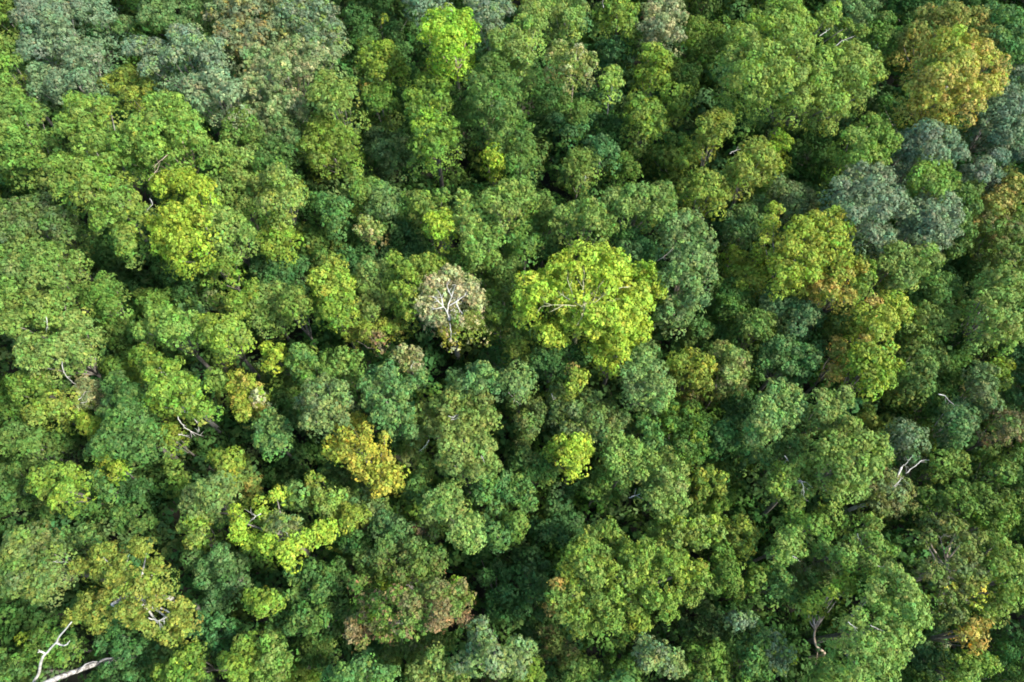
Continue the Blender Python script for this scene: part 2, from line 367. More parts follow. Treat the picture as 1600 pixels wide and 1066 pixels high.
grid_ground()
TREES = """
# colour[/second:frac] tex tier | lobes x,y,r[,col] | ref=.. | lab=..
l c 2 | 8,8,22 -5,30,18
l/G:.2 c 4 | 5,78,24 20,97,18 8,125,18 -12,100,24
s/w:.12 f 4 | 60,30,38 105,18,30 55,75,32 95,62,28 80,40,28 50,5,24 | ref=big silver tree | lab=biggest silver-grey tree filling the top corner beside the bright green edge tree
s m 3 | 140,20,28 165,32,18 158,5,20
s/w:.08 m 4 | 130,98,30 95,128,24 145,78,22 62,115,20 100,150,18 60,140,16 125,125,20
e/b:.3 m 3 | 190,40,20 245,25,32 275,42,22 300,15,20 262,5,20 | ref=soft sage tree | lab=soft grey-green domed tree reaching the top edge between two silver trees
s/G:.2 f 4 | 215,75,24 245,85,26 285,60,26 310,75,26 330,95,22 235,105,18 270,90,20 340,70,16 | ref=lacy silver tree | lab=lacy silver-grey tree with small dark holes above the dark little gap
s/p:.1 f 4 | 305,135,24 335,125,24 355,148,22 320,163,18 370,140,18 345,130,14 300,158,12
o/Y:.35 m 3 | 200,120,22 172,130,17,Y 225,135,18 205,150,16 185,140,14 | ref=olive gold dome | lab=small olive-gold domed tree squeezed above the two coarse bright green crowns
d c 2 | 265,125,18 285,120,14 250,140,14
l/g:.4 c 4 | 18,155,22 35,180,30 60,180,18 12,210,26 20,245,28 50,250,24 68,225,18 -5,190,24 40,215,20 | ref=tall edge tree | lab=tall coarse-leaved green tree at the picture edge below the silver trees
l/y:.12 c 5 | 140,180,34 118,160,18 108,198,22 168,165,18 140,222,30 95,262,26 130,268,26 98,290,22 150,303,36 190,318,34 165,340,26 195,365,22 198,388,18 218,328,16 168,255,20 | ref=long coarse tree | lab=long bright green tree of coarse leaf rosettes stretching down beside the dark gap | bark=g
l/y:.14 c 5 | 225,205,34 195,225,26 240,235,28 290,205,32 265,172,32 240,160,18 310,222,18 268,238,22 200,250,18 285,178,22 | ref=broad coarse tree | lab=broad bright green tree of coarse leaf rosettes with reddish limb below | limb=232,282;245,266;250,255 | limb=262,242;250,252;240,262 | bark=b
b c 2 | 190,160,16 198,178,14 205,158,12
g c 3 | 375,190,26 395,215,20 360,215,18
G/y:.2 m 3 | 345,245,24 375,250,24 395,240,18 360,270,18
s/a:.26 r 3 | 345,20,26 385,15,28 425,10,26 360,50,26 400,50,26 435,45,24 380,75,20 | ref=yellow speckled tree | lab=grey-green tree speckled with yellow and amber tips at the top edge
s/y:.3 r 3 | 470,30,26 505,20,24 520,45,20 490,60,22 450,20,20 480,5,20
e/p:.34 r 4 | 430,90,26 460,75,22 490,85,20 400,90,24 440,110,22 420,130,22 475,105,18 395,130,20 520,90,18 | ref=straw tipped tree | lab=grey-green tree with many straw-coloured and yellow tips in the speckled group
e/p:.3 r 3 | 410,152,24 430,170,20 455,160,22 470,182,18 400,180,20 415,200,18 380,165,18
e r 3 | 440,200,20 455,215,18 425,215,16
o/G:.5 f 4 | 510,125,20 500,145,22 535,150,24 520,165,24 545,135,16 525,140,18 | ref=tight olive dome | lab=tight olive-green broccoli-like dome with fine dark speckles
y/g:.4 f 3 | 575,95,22 600,80,20,y 615,95,18 590,112,20 625,110,14 572,72,16,g 607,72,11,L | ref=yellow capped tree | lab=round yellow-green tree with one bright yellow cap below the dim corner
g f 3 | 580,150,17 595,162,20 605,140,14 573,136,6,a 565,130,6,a 610,165,14 | lab=mid-green round tree bearing one small amber leaf tuft
d c 2 | 560,25,24 590,10,22 615,50,20 570,55,22 640,15,18 600,30,9,y 630,80,16
h/L:.35 c 5 | 700,40,32 675,55,22 728,50,22 690,75,20 713,82,18 680,30,18 725,28,16 738,62,12 705,60,26 | ref=lime ball tree | lab=round ball of vivid lime-green leaves on a thin pale trunk | limb=713,100,-2;714,112,-6;716,126,-11 | bark=b
s/G:.2 m 3 | 760,28,28 785,15,20 740,8,16 772,40,16
s m 3 | 660,6,18 690,-5,16 645,-5,18
G/y:.25 m 4 | 830,20,22 850,15,20 835,40,20 815,35,16 810,75,26 825,95,18 800,55,18 785,70,20 815,115,20 775,60,16 790,88,16 | ref=soft pale column | lab=soft light green tree running down in pale rounded tufts beside the tall oval tree
g/d:.4 f 4 | 770,105,24 745,130,22 785,130,26 765,160,28 790,175,24 755,185,20 775,205,16 800,150,18 745,155,18 | ref=tall oval tree | lab=tall oval dark green tree showing a short trunk under its crown | limb=761,205,-4;761,214,-7;762,224,-10 | bark=b
g/d:.4 m 3 | 805,190,20 815,225,22 805,255,22 825,250,18 820,205,16
y/L:.4 c 3 | 770,230,14 765,246,16 780,256,14 772,265,10 | ref=little yellow bush tree | lab=little bright yellow-green tree below the trunk of the tall oval tree
d m 2 | 705,150,16 715,170,14 725,190,16 690,150,12
g/y:.35 r 4 | 645,150,16 665,130,18 690,135,18 650,175,18 668,160,18 690,160,18 660,200,20,y 685,195,20 700,215,18 655,230,20 680,230,20 705,195,14 672,180,16,y | ref=feathery striped tree | lab=feathery tall tree mixing yellow-green streaks with soft green
d m 2 | 635,115,18 650,125,14 625,140,16 | limb=634,138;637,146;635,152
o/y:.4 r 3 | 500,200,20 520,210,22 545,215,18 485,225,18 515,235,20 500,250,18 540,240,18 480,205,14
e/d:.4 r 2 | 590,215,20 610,200,16 600,235,22 625,220,18 575,235,16 640,250,18 610,255,20
d/g:.3 c 3 | 420,235,24 445,245,22 405,250,20 430,265,18
o/p:.25 f 5 | 870,90,20 900,90,18 920,95,16 890,108,15 875,75,14 915,112,12 905,80,12,p | ref=mushroom shaped tree | lab=pale olive mushroom-shaped crown on a straight pale brown trunk | limb=897,112,-2;895,126,-6;894,144,-10 | limb=903,96,3;900,86,3;902,76,3 | limb=902,92,3;910,84,3;914,78,3 | bark=b
G/y:.4 f 5 | 958,114,13 949,128,15 965,130,11 | ref=lollipop tree | lab=little yellow-green lollipop tree with a bent slender white trunk | limb=956,138,-2;954,152,-5;950,164,-8;949,178,-11 | bark=w
G/y:.3 m 3 | 870,15,24 890,30,18 905,15,16 885,0,18
e m 2 | 880,50,20 865,55,18 895,60,14
y/g:.5 c 3 | 940,22,16 965,15,16 980,35,16 985,55,12 955,5,14 988,15,14 970,0,14 | limb=943,12,4;942,4,4;944,-4,4
w/p:.45 r 3 | 1020,15,18 1045,12,20 1060,30,16 1035,40,20 1010,45,16 1055,55,16 1020,60,16 1010,25,8,r | ref=straw flecked tree | lab=tangled olive tree flecked with straw and rust tips at the top edge
b c 2 | 965,70,18 980,85,16 955,85,14 990,72,10 940,70,12
y/l:.4 c 3 | 1020,80,18 1035,95,18 1005,115,16 1030,120,18 1010,90,12 1020,105,14 | ref=bright ragged tree | lab=bright yellow-green ragged tree standing over dark foliage below the straw flecked tree
g c 2 | 1065,115,20 1075,130,18 1060,100,14 1085,110,14
l/y:.5 f 3 | 1050,145,18 1070,145,16 1060,163,14
g/y:.4 r 3 | 995,165,20 1020,175,20 1030,195,18 1010,205,16 1000,185,18 985,180,12
g f 2 | 884,164,16 908,170,18 900,186,18 925,172,14
d m 2 | 840,130,22 855,145,20 870,135,16 850,165,16
b m 2 | 905,195,16 925,185,14 890,205,16 870,190,16
d f 2 | 950,195,22 965,207,20 945,217,18
b/e:.3 f 3 | 940,225,18 955,235,16 925,225,14 938,238,12 | ref=small jade tree | lab=small jade-green tree in the dark gap among green trees
l/G:.3 f 3 | 905,250,22 925,245,18 890,262,16 910,268,16 | limb=915,275,2;914,285,0
g m 2 | 975,250,16 990,240,14 985,265,16 960,265,16
g/y:.2 r 2 | 1060,225,20 1080,240,20 1040,245,22 1095,222,14 1060,255,16 1020,240,16
g m 2 | 1090,70,24 1105,90,20 1130,70,18 1115,50,18 1090,40,18 1150,45,16
G/y:.2 f 5 | 1160,62,28 1150,92,26 1175,130,38 1145,130,20 1195,88,34 1240,80,34 1290,100,34 1265,125,34 1225,120,34 1330,110,34 1360,115,24 1335,85,24 1300,160,26 1250,158,22 1310,175,16 1345,145,20 1362,90,16 1290,140,24 1195,150,18 | ref=huge spreading tree | lab=huge light green spreading tree of many flat tufts near the amber dome | limb=1305,72,3;1318,63,3;1334,57,3 | limb=1281,56,3;1290,50,3;1297,45,3
G/y:.35 f 4 | 1215,45,36 1240,18,20 1255,42,22 1290,32,20 1300,18,16 1215,10,20 1180,30,18 1320,40,14,o 1345,48,14,o
o/Y:.3 f 4 | 1105,195,20 1120,183,18 1130,200,17 1110,215,16 1135,185,13 | ref=olive parasol tree | lab=small olive-yellow parasol tree with dark twiggy centre below the flank of the huge spreading tree | hole=1117,203,7
o/Y:.3 f 4 | 1170,235,20 1190,245,20 1185,225,14 1160,255,18 1200,255,18 1145,272,16 1170,278,18 | limb=1140,240,2;1148,236,2;1157,233,2
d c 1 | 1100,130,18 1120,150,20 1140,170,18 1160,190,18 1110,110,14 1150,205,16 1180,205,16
e f 3 | 1330,15,20 1350,32,18 1310,8,18 1360,10,16
g m 3 | 1370,40,20 1385,32,16 1397,55,18 1378,60,16 1390,75,12
d c 2 | 1430,15,24 1455,8,20 1420,35,16 1400,10,18 1480,5,18 1510,10,20 1540,5,18
o/a:.35 f 4 | 1450,30,24 1490,25,26 1520,35,26 1545,55,20 1432,52,22 1415,65,16 1470,40,18 1535,80,18 | ref=olive amber tree | lab=olive and amber crown tucked behind the bright gold dome
Y/a:.42 f 5 | 1490,70,34,Y 1455,80,20 1525,85,28 1550,100,26,a 1495,105,34 1470,120,24 1440,100,16 1450,140,24 1425,140,16 1475,163,18 1435,163,16 1510,148,28 1540,138,26 1525,165,16,a 1560,125,16,a 1458,100,16,o | ref=big gold dome | lab=big gold and amber domed tree beside the silver tree
b/l:.4 m 4 | 1550,22,20 1575,30,26 1590,52,22 1580,78,22 1562,58,18 1598,90,16 | ref=jade edge tree | lab=jade-green tree at the edge beside the big gold dome
s f 4 | 1592,120,22 1570,170,26 1590,165,26 1545,180,24 1580,200,26 1560,210,20 1572,140,16 1600,210,18
s/w:.05 f 4 | 1420,225,26 1450,205,22 1475,215,24 1490,240,24 1460,240,22 1430,248,18 1440,218,16 1408,240,14 | ref=pewter tree | lab=pewter-grey rounded tree behind the small bright green dome
l/G:.3 f 4 | 1330,215,20 1350,230,22 1375,205,22 1390,220,18 1370,245,22 1340,250,20 1315,250,16 1360,190,16 1352,212,14 | ref=bright tufted tree | lab=bright green tufted tree beside the pewter tree below the dark gap
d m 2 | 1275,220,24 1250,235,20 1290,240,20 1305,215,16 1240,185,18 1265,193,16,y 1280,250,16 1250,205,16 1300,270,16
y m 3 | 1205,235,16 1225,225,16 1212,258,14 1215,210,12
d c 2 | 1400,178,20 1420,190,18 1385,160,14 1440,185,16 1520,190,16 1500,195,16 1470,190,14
g/w:.35 f 4 | 30,330,28 60,325,30 85,345,26 20,365,30 55,360,28 100,365,22 110,345,18 5,340,20 | ref=brownish edge tree | lab=dull green tree with brownish tinge at the picture edge below the dark gap
g/G:.3 f 4 | 40,395,30 80,400,26 120,402,14 60,430,32 20,430,28 95,435,20 5,400,22 60,410,20 110,420,14
l/G:.35 f 4 | 25,470,30 60,480,28 20,505,24 75,500,20 95,470,20 5,490,20 | ref=wide edge tree | lab=wide light green tree below the brownish edge tree | limb=72,495,2;74,508,1;76,516,0
G/l:.4 f 4 | 110,500,22 130,515,20 50,545,28 75,555,24 95,540,24 120,550,16 60,570,18 40,565,14 115,525,18 | ref=leggy edge tree | lab=light green tree with a curved bare white branch hanging from its lower side | limb=97,560,-1;98,575,-2;104,588,-3;112,596,-3;121,602,-4
d m 1 | 150,390,22 165,405,20 210,412,20 135,415,14 185,420,18 140,365,14
g f 3 | 165,440,18 150,455,20 140,470,16 170,475,17 155,485,14 178,450,14 125,455,14
L/y:.45 c 5 | 255,290,23 285,283,22 305,293,23 325,297,16 295,275,15 270,335,23 298,330,23 318,345,17 285,355,20 258,385,21 285,378,25 240,350,14 275,402,18 305,373,15 320,388,11 250,365,14 | ref=golden lime tree | lab=tall yellow-lime tree of puffy tufts leaning on the coarse bright green trees | limb=234,310,2;238,318,2;232,326,1
G/g:.4 m 4 | 340,345,28 365,350,24 385,365,16 350,377,20 330,328,18 | ref=soft green dome | lab=soft light green dome joined to the side of the golden lime tree
g/G:.4 m 3 | 350,300,26 375,285,22 398,300,20 385,320,18 360,320,18 390,275,16
l c 3 | 330,410,20 350,415,20 310,418,15 365,405,12
d m 2 | 270,430,18 250,420,16 300,440,18 285,455,14 320,445,14
l/g:.5 c 2 | 235,470,20 250,480,18 260,462,14 220,460,12
b m 1 | 205,450,16 225,440,14 200,480,16 290,470,16
G/l:.5 f 4 | 250,505,20 270,498,20 285,515,20 225,515,16 240,490,14 300,495,12 260,520,16 | ref=broccoli clump tree | lab=light green broccoli-like tree with bushy tufts beside the soft yellowish dome
y/G:.5 m 4 | 318,505,18 342,513,26 362,508,18 345,535,18 320,525,16 375,525,14 | ref=soft yellowish dome | lab=soft yellowish-green smooth dome standing over bare reddish twigs
l/y:.4 f 3 | 365,470,17 390,463,17 380,485,16 396,448,14 345,470,14,o 330,463,12,w
g m 2 | 190,510,20 215,522,18 170,510,16 185,535,16 160,530,16 200,550,16
G/y:.3 m 4 | 410,285,20 435,275,22 455,290,18 420,315,22 450,310,18 467,286,7,y 440,330,14
b/g:.4 f 3 | 510,320,22 535,325,18 525,342,18 495,310,14 515,345,14
g/y:.3 r 3 | 555,285,20 565,300,20 545,310,16 580,288,14 557,273,12,y 575,310,14
e/g:.5 m 3 | 595,305,22 605,325,20 585,327,16 615,305,14
G/p:.25 f 3 | 570,345,14 585,362,18 563,360,12 568,347,8,p | ref=white tufted tree | lab=little pale green tree dusted with whitish flowers in the middle of dull green trees
d/g:.5 f 2 | 545,345,18 560,380,16 610,350,16 625,335,14 540,365,14
g/y:.3 f 3 | 655,315,20 670,330,16 650,335,16 690,308,16 640,310,14
b c 2 | 630,360,20 655,370,18 640,385,16 620,345,12
L/y:.25 c 4 | 675,343,14 695,338,14 685,363,16 700,355,12 680,352,12 668,358,8 | ref=small lime tree | lab=small vivid yellow-lime tree with spiky outline beside a slim pale green tree
G/y:.25 r 4 | 722,308,13 725,328,14 735,345,16 731,365,14 718,345,12 | ref=slim pale tree | lab=slim upright pale green tree touching the small lime tree
l/G:.4 f 4 | 750,365,18 735,385,17 765,380,17 745,396,14 778,365,12 | limb=800,440,-3;803,450,-5
G/l:.4 f 4 | 770,312,22 793,297,20 815,300,22 800,322,18 830,308,13 780,330,16 | ref=round crest tree | lab=light green round-topped tree at the head of the fine tufted group
y/l:.4 c 3 | 425,350,18 445,345,16 435,368,18 425,390,17 441,390,15 450,365,14 412,370,12
d/o:.35 r 2 | 475,365,16 490,380,22 510,373,16 520,362,16 475,397,20 505,402,20 530,385,14 | ref=brownish ragged tree | lab=dark ragged tree with brownish leaf tips surrounded by dull dark greens
d/b:.4 f 2 | 545,400,20 570,395,20 590,380,18 560,415,16 600,405,16 | 
d c 2 | 620,380,16 640,400,15 605,395,12 665,395,15
b/d:.4 f 2 | 410,415,22 435,415,22 455,422,20 472,412,16 420,437,18 445,442,18 400,440,14
y/Y:.3 f 4 | 500,435,20 525,415,20 510,455,18 535,440,18 525,430,14 | ref=mustard tree | lab=mustard-tinged yellow-green tree beside the smooth olive dome
y/g:.35 c 4 | 540,465,15 520,482,22 505,488,16 498,465,14 542,450,10,Y 530,500,14 545,485,12
o m 4 | 460,465,22 475,478,18 445,480,14 455,485,14 | ref=smooth olive dome | lab=small smooth olive dome beside the mustard tree
l/G:.4 f 3 | 415,460,20 432,455,16 420,487,22 405,502,16 437,498,14 400,475,14
G/o:.4 f 3 | 575,420,20 590,432,18 572,447,16 558,437,14 600,415,12 | ref=dull tufted tree | lab=dull yellow-green tufted tree between mustard and many-tufted yellowish trees
o/G:.4 f 3 | 585,462,20 565,477,20 555,497,18 580,485,16 600,470,14 | 
y/l:.4 f 4 | 615,402,14 630,420,15 650,410,14 640,430,13 620,450,14 640,455,12 670,405,14 670,422,14 690,412,13 655,470,11 625,485,12 640,492,13 612,432,12 655,440,12 605,440,9 630,470,10 | ref=many tufted tree | lab=yellow-green tree of many small round tufts around the pale half-bare tree
y/r:.2 r 3 | 560,512,16 575,518,16 600,512,16 620,512,14 590,530,12,r 548,525,12
g c 3 | 715,405,15 740,411,16 760,415,18 728,420,14 700,400,12
p/G:.25 r 4 | 680,450,22 705,432,20 730,450,22 745,470,18 662,472,16 672,490,15 720,500,20,o 700,520,18,Y 740,500,18,o 690,500,14 705,470,20 712,435,14 685,470,16 | ref=pale half-bare tree | lab=pale straw-coloured half-bare tree with forking white branches showing in its centre | limb=702,500,2;699,488,3;692,478,4;684,470,5;676,462,5 | limb=699,488,3;701,474,4;706,464,5;709,452,5;712,445,5 | limb=702,478,4;712,472,5;720,466,5;728,460,5 | limb=692,478,4;690,466,5;685,455,5 | limb=703,505,2;704,516,1;705,528,0 | limb=712,472,5;716,480,5;722,490,5 | limb=694,480,4;684,482,5;674,484,5 | limb=706,464,5;700,452,5;698,442,5 | bark=w
g/y:.3 f 3 | 770,440,18 785,460,18 775,490,19 790,505,16 765,465,14 760,510,16 
g f 3 | 790,430,20 775,418,16 800,415,14 770,400,14
l/b:.4 f 3 | 815,360,20 835,352,16 820,385,20 840,375,14 803,375,14 800,395,14 | ref=bright bushy tree | lab=bright green bushy tree at the shoulder of the big lime spreading tree
g f 3 | 850,315,18 857,333,16 840,330,14 855,350,14
g/G:.5 f 4 | 880,335,16 900,325,15 920,320,14 935,330,16 950,345,14 885,355,16 905,350,16 925,345,18 940,360,12 960,357,10 868,348,12 | ref=fine tufted tree | lab=green tree of fine round tufts just above the big lime spreading tree
G/l:.4 f 4 | 960,310,20 985,305,20 1010,302,20 1035,300,20 1042,320,15 1025,330,16 1000,322,16 975,325,18 1050,310,10 945,318,12 | ref=twin domed tree | lab=light green double-domed tree bordering the sage grey crown
b m 3 | 985,370,18 1005,388,20 990,395,15 1018,390,14 975,385,12 970,360,12
e/G:.35 c 4 | 1050,350,22 1075,345,22 1095,365,22 1105,390,18 1060,380,22 1080,400,24 1095,420,20 1060,415,18 1045,435,16 1075,440,22 1055,480,22 1035,490,16 1090,470,20 1060,502,16 1035,362,11 1080,460,18 1110,430,14 | ref=dull sage tree | lab=tall dull sage-grey tree with a tan limb beside the big lime spreading tree | limb=1027,408,0;1036,402,2;1046,394,4;1058,386,5 | limb=1046,394,4;1054,384,5;1056,374,5 | bark=b
L/Y:.12 c 5 | 910,400,27 885,415,26 940,395,20 960,410,25 965,430,24 940,430,20 900,430,24 870,425,20 850,440,22 825,440,20 820,465,20 845,460,20 875,455,22 815,490,14 830,490,12 905,505,15 885,500,13 905,462,18 925,455,16 950,450,20 995,460,24 1005,475,18 980,480,22 950,490,24 925,490,20 895,490,18 990,495,16 970,505,18 930,512,22 960,520,22 880,475,14 | ref=big lime spreading tree | lab=big lime-yellow spreading tree with white limbs raying from its centre | limb=913,482,3;900,474,5;884,465,6;872,455,6 | limb=913,482,3;912,468,5;911,448,6;913,430,6;911,416,5 | limb=913,482,3;926,476,4;938,466,5;952,456,6;970,450,6;985,447,5 | limb=900,478,4;880,477,5;862,477,5;845,480,5 | limb=913,482,3;930,478,4;945,472,5;962,470,5 | limb=900,474,5;893,455,6;888,440,6;887,425,5 | limb=926,474,4;930,462,5;936,448,6 | limb=911,448,6;904,440,6;898,424,5 | limb=880,477,5;862,486,5 | limb=862,477,5;850,472,5 | limb=938,466,5;946,458,6;950,446,6 | limb=913,484,3;908,498,3;900,510,2 | hole=868,437,7 926,471,8 852,490,8 888,497,8 898,418,6 905,466,7 938,455,6 830,487,6 | bark=y
L/y:.3 c 4 | 1000,425,20 1020,440,18 1030,455,13 1015,420,12 | ref=lime side crown | lab=lime-green crown hugging the side of the big lime spreading tree below the twin domed tree
L/y:.2 c 4 | 860,522,20 845,510,14 868,508,14 878,530,14 | lab=lime-green low tuft tree hanging under the big lime spreading tree
L/y:.15 c 4 | 940,545,18 965,540,18 950,565,16 960,577,11 985,532,14 1000,525,16 1010,510,12 935,560,10 975,555,12 | ref=lime tail tree | lab=lime-green tree with tapering tail of leaves below the big lime spreading tree
d/g:.5 c 3 | 1120,450,18 1135,465,18 1155,460,18 1150,480,18 1165,475,14 1130,485,14 1145,440,12
e/g:.3 f 3 | 1165,335,20 1150,355,20 1185,318,18 1170,362,18 1140,340,12 1190,345,14
Y/y:.5 f 3 | 1155,405,17 1160,445,15 1185,400,14 1185,435,19 1170,422,14 1150,425,12 1145,390,10 1200,420,10 | ref=yellow flanking tree | lab=smaller yellow-olive tree beside the big mustard crown across from the sage tree
o/Y:.3 f 4 | 1075,295,20 1095,280,20 1110,300,18 1125,310,18 1090,303,14 1130,285,16 1112,280,14 | ref=khaki dome | lab=khaki-olive rounded tree just beyond the twin domed tree
g m 2 | 1200,290,18 1185,300,16 1215,275,14 1150,310,14 1225,265,14
d/g:.5 m 2 | 1095,515,22 1120,520,20 1095,495,16 1135,540,18 1110,540,16 1075,530,14
g f 3 | 1180,500,20 1190,520,18 1168,515,16 1200,500,14 1160,500,14
s f 5 | 1315,290,18 1345,275,26 1375,275,24 1350,305,26 1320,315,20 1380,310,22 1410,325,20 1400,303,16 1335,335,20 1375,335,18 1360,365,20 1385,370,16 1375,385,12 1365,290,20 | ref=big pewter-blue tree | lab=big blue-grey tree with puffy rounded lobes beside the mustard crown
s f 4 | 1445,320,22 1475,320,24 1490,335,18 1430,345,22 1460,350,24 1485,360,18 1440,370,20 1475,375,14 1415,362,16 1458,335,18 | ref=smaller pewter tree | lab=blue-grey tree nestled under the small bright green dome
l/G:.25 c 4 | 1440,275,22 1463,265,24 1485,280,17 1460,290,20 1422,300,12 1450,258,16 1475,292,12 | ref=small bright dome | lab=small bright green dome set among the blue-grey trees
g/e:.4 f 3 | 1510,305,22 1522,322,14 1500,340,16 1512,360,16 1490,385,16 1525,290,14 1508,380,12
s m 3 | 1530,270,20 1555,275,16 1510,270,14 1540,255,14 1585,240,18 1560,245,16
o/a:.4 f 3 | 1575,280,20 1592,300,22 1555,320,20 1540,330,13 1575,315,14 1565,300,14 | ref=bronze edge tree | lab=bronze and olive tree at the edge near the blue-grey trees
g/r:.3 r 3 | 1555,350,22 1580,360,20 1595,345,14 1560,375,16 1595,372,14 1592,330,10,l
w/e:.5 m 3 | 1225,300,24 1250,305,22 1240,325,20 1265,320,16 1215,285,14 | ref=mousy dome | lab=mouse-grey olive dome peeping up behind the big mustard crown
Y/y:.55 f 5 | 1210,330,15 1205,350,15 1250,355,22 1238,372,16 1275,345,20 1305,340,20 1320,357,17 1305,370,18 1320,387,13 1275,375,20 1235,385,20 1215,405,20 1260,400,24 1290,400,18 1230,425,20 1265,425,20 1220,442,12 1245,440,12 1320,405,15 1195,375,10 1298,355,16,Y | ref=big mustard crown | lab=big mustard-yellow and lime crown beside the big blue-grey tree
y/a:.5 r 4 | 1285,445,18 1315,430,20 1340,420,18 1355,435,14,l 1340,455,18,l 1325,465,16 1300,455,14 1270,455,13 1345,410,12,g 1360,415,10,l | ref=amber tipped tree | lab=green tree mottled with orange and amber leaf tips below the mustard crown
Y/y:.4 f 4 | 1395,475,24 1410,490,19 1380,495,22 1365,477,15,a 1370,515,18 1350,492,18 1340,512,16,y 1363,465,8,a 1395,508,12 | ref=honey crown | lab=honey-yellow rounded crown at the centre of the amber tinged group
o/g:.5 f 3 | 1325,490,18 1312,502,14 1330,510,12
G/o:.4 m 4 | 1400,400,26 1410,430,24 1390,392,20 1385,412,16 1398,445,16 | ref=olive pillar tree | lab=olive-green tall smooth tree directly below the big blue-grey tree
G/o:.3 m 4 | 1445,400,22 1435,417,18 1460,407,16 1450,388,12 1425,425,14
d/g:.5 m 3 | 1425,455,24 1450,440,22 1475,442,22 1465,462,18 1440,472,16 1490,455,14
o/G:.4 f 3 | 1445,492,24 1465,507,20 1487,490,16 1440,517,20 1480,508,14 1420,510,14
d m 1 | 1500,400,20 1520,420,22 1500,432,18 1540,392,16 1480,412,12 1525,385,16 1510,460,18
o/G:.4 f 4 | 1545,440,22 1570,435,22 1590,440,18 1560,470,24 1590,470,22 1537,465,14 1570,500,24 1595,505,18 1550,520,20 1582,525,18 1550,490,18 | ref=khaki edge tree | lab=wide khaki-green tree at the edge beyond the dim dark hollow | 
o/w:.3 f 3 | 1595,400,18 1580,395,16 1570,412,12 1598,420,12
b/d:.5 m 2 | 1515,500,20 1530,512,17 1525,475,14 1505,525,16 1520,530,14
b/e:.5 m 3 | 1230,470,22 1255,490,24 1275,497,16 1215,482,14 1245,512,16 1270,475,14 | ref=teal dull tree | lab=dull teal-green tree in the shade below the mustard crown
e f 3 | 1200,475,16 1205,455,12 1195,490,10
y/g:.5 f 2 | 1205,522,15 1228,520,13 1215,535,12
l/y:.5 c 4 | 1350,553,22 1375,560,22 1350,578,20 1380,592,20 1365,602,16 1400,570,14 1335,560,14 1355,533,11,a 1390,540,12,Y | ref=orange patched tree | lab=leafy yellow-green tree with orange patches of leaf on its near side
a/Y:.2 r 3 | 1310,535,13 1305,580,15 1320,572,11 1305,550,10,o 1318,545,9,o | ref=orange bush tree | lab=small orange-leaved tree split in two tufts beside the orange patched tree
w/p:.3 r 3 | 130,600,15 136,620,16 123,632,12 145,605,12 | ref=greyish twiggy tree | lab=small greyish-brown twiggy tree beside the dark feathery dome | limb=122,625,3;128,620,3;133,612,3 | limb=126,630,3;136,628,3
o/y:.4 m 3 | 60,642,22 95,640,20 110,622,16 80,625,16 115,645,12 | ref=pale olive edge tree | lab=pale olive soft tree below the curved bare white branch
g/y:.4 f 3 | 45,590,18 62,605,16 30,615,14 25,595,14 70,590,12
l/d:.4 c 2 | 10,620,20 15,600,14 5,650,16 25,640,14
y/L:.3 f 3 | 140,665,17 150,682,14 132,655,12 153,660,11 | ref=yellow pocket tree | lab=small yellow-green tree pressed against the dark feathery dome
d/g:.4 m 4 | 180,600,22 200,625,24 175,640,22 195,650,26 215,660,24 165,690,24 190,690,26 225,690,20 150,702,17 210,705,18 197,608,18 235,675,14 178,665,20 | ref=dark feathery dome | lab=big deep green feathery dome above a small emerald bush
g/y:.3 m 2 | 180,575,18 168,570,14 195,572,10,y 205,585,12
l/y:.3 c 4 | 225,555,20 240,565,18 270,575,18 255,610,22 285,600,20 250,633,16 235,625,13 280,633,18 300,620,18 310,643,16 325,640,14 270,595,16 235,585,14 300,600,14 | ref=leaning leafy tree | lab=bright leafy green tree leaning over two curved white trunks | limb=277,650,-1;282,660,-2;290,669,-3;300,675,-4;318,682,-6 | limb=298,640,-1;301,650,-2;308,660,-3;311,670,-4;310,676,-5 | limb=279,679,-3;286,680,-4;295,683,-5 | bark=w
l c 3 | 335,585,13 345,595,10 330,597,10
o/y:.5 f 3 | 250,675,13 270,685,14 265,670,13 258,690,12 | ref=small olive button | lab=small round olive-yellow tree beside the foot of two white trunks
y/a:.25 r 3 | 370,590,15 390,600,17 375,625,17 380,645,15 395,630,14 405,620,15,p 410,640,11 362,605,10 | ref=amber flecked tree | lab=yellow-green tree flecked with amber and straw beyond the leaning leafy tree
l c 2 | 270,735,14 275,755,12 265,720,10 268,770,10
y/g:.4 f 3 | 350,720,17 365,710,13 340,712,13 355,735,12,Y
g/a:.25 r 2 | 380,740,15 391,760,13 370,755,12 385,780,12
G/e:.5 f 4 | 300,775,18 325,765,22 345,750,15 335,785,20 310,795,17 352,772,14 290,790,12 | ref=frosty green tree | lab=frosty pale green finely leaved tree below the amber and yellow trees
y/g:.5 f 4 | 60,745,16 85,735,16 110,737,17 120,752,13 75,765,19 100,765,19 90,782,16 52,760,11 | ref=low yellowish dome | lab=yellow-green rounded tree beside a deep dark gap and emerald bush
g f 3 | 30,670,22 50,685,20 8,682,14 35,700,16 12,700,14
d/g:.5 f 2 | 65,690,20 90,700,20 50,712,16 110,695,14 95,675,14
g/d:.5 c 2 | 15,765,18 35,762,16 18,768,6,y 5,740,16 25,735,14 10,790,14 45,785,14
y c 3 | 165,716,15 185,728,14 178,745,10 | lab=small yellow-green tree on top of the emerald bush
b/l:.4 c 3 | 150,745,14 160,760,15 165,772,11 148,758,11 158,732,10 | ref=emerald bush | lab=small emerald-green leafy bush tree below the dark feathery dome
d/b:.4 f 2 | 200,760,18 190,748,14 215,772,16 225,755,12 195,780,14
d/g:.4 c 2 | 120,775,20 135,787,18 150,790,14 115,795,14 75,800,14
b/d:.5 m 1 | 245,750,18 230,735,14 225,765,14 250,770,14 250,715,14 240,790,14
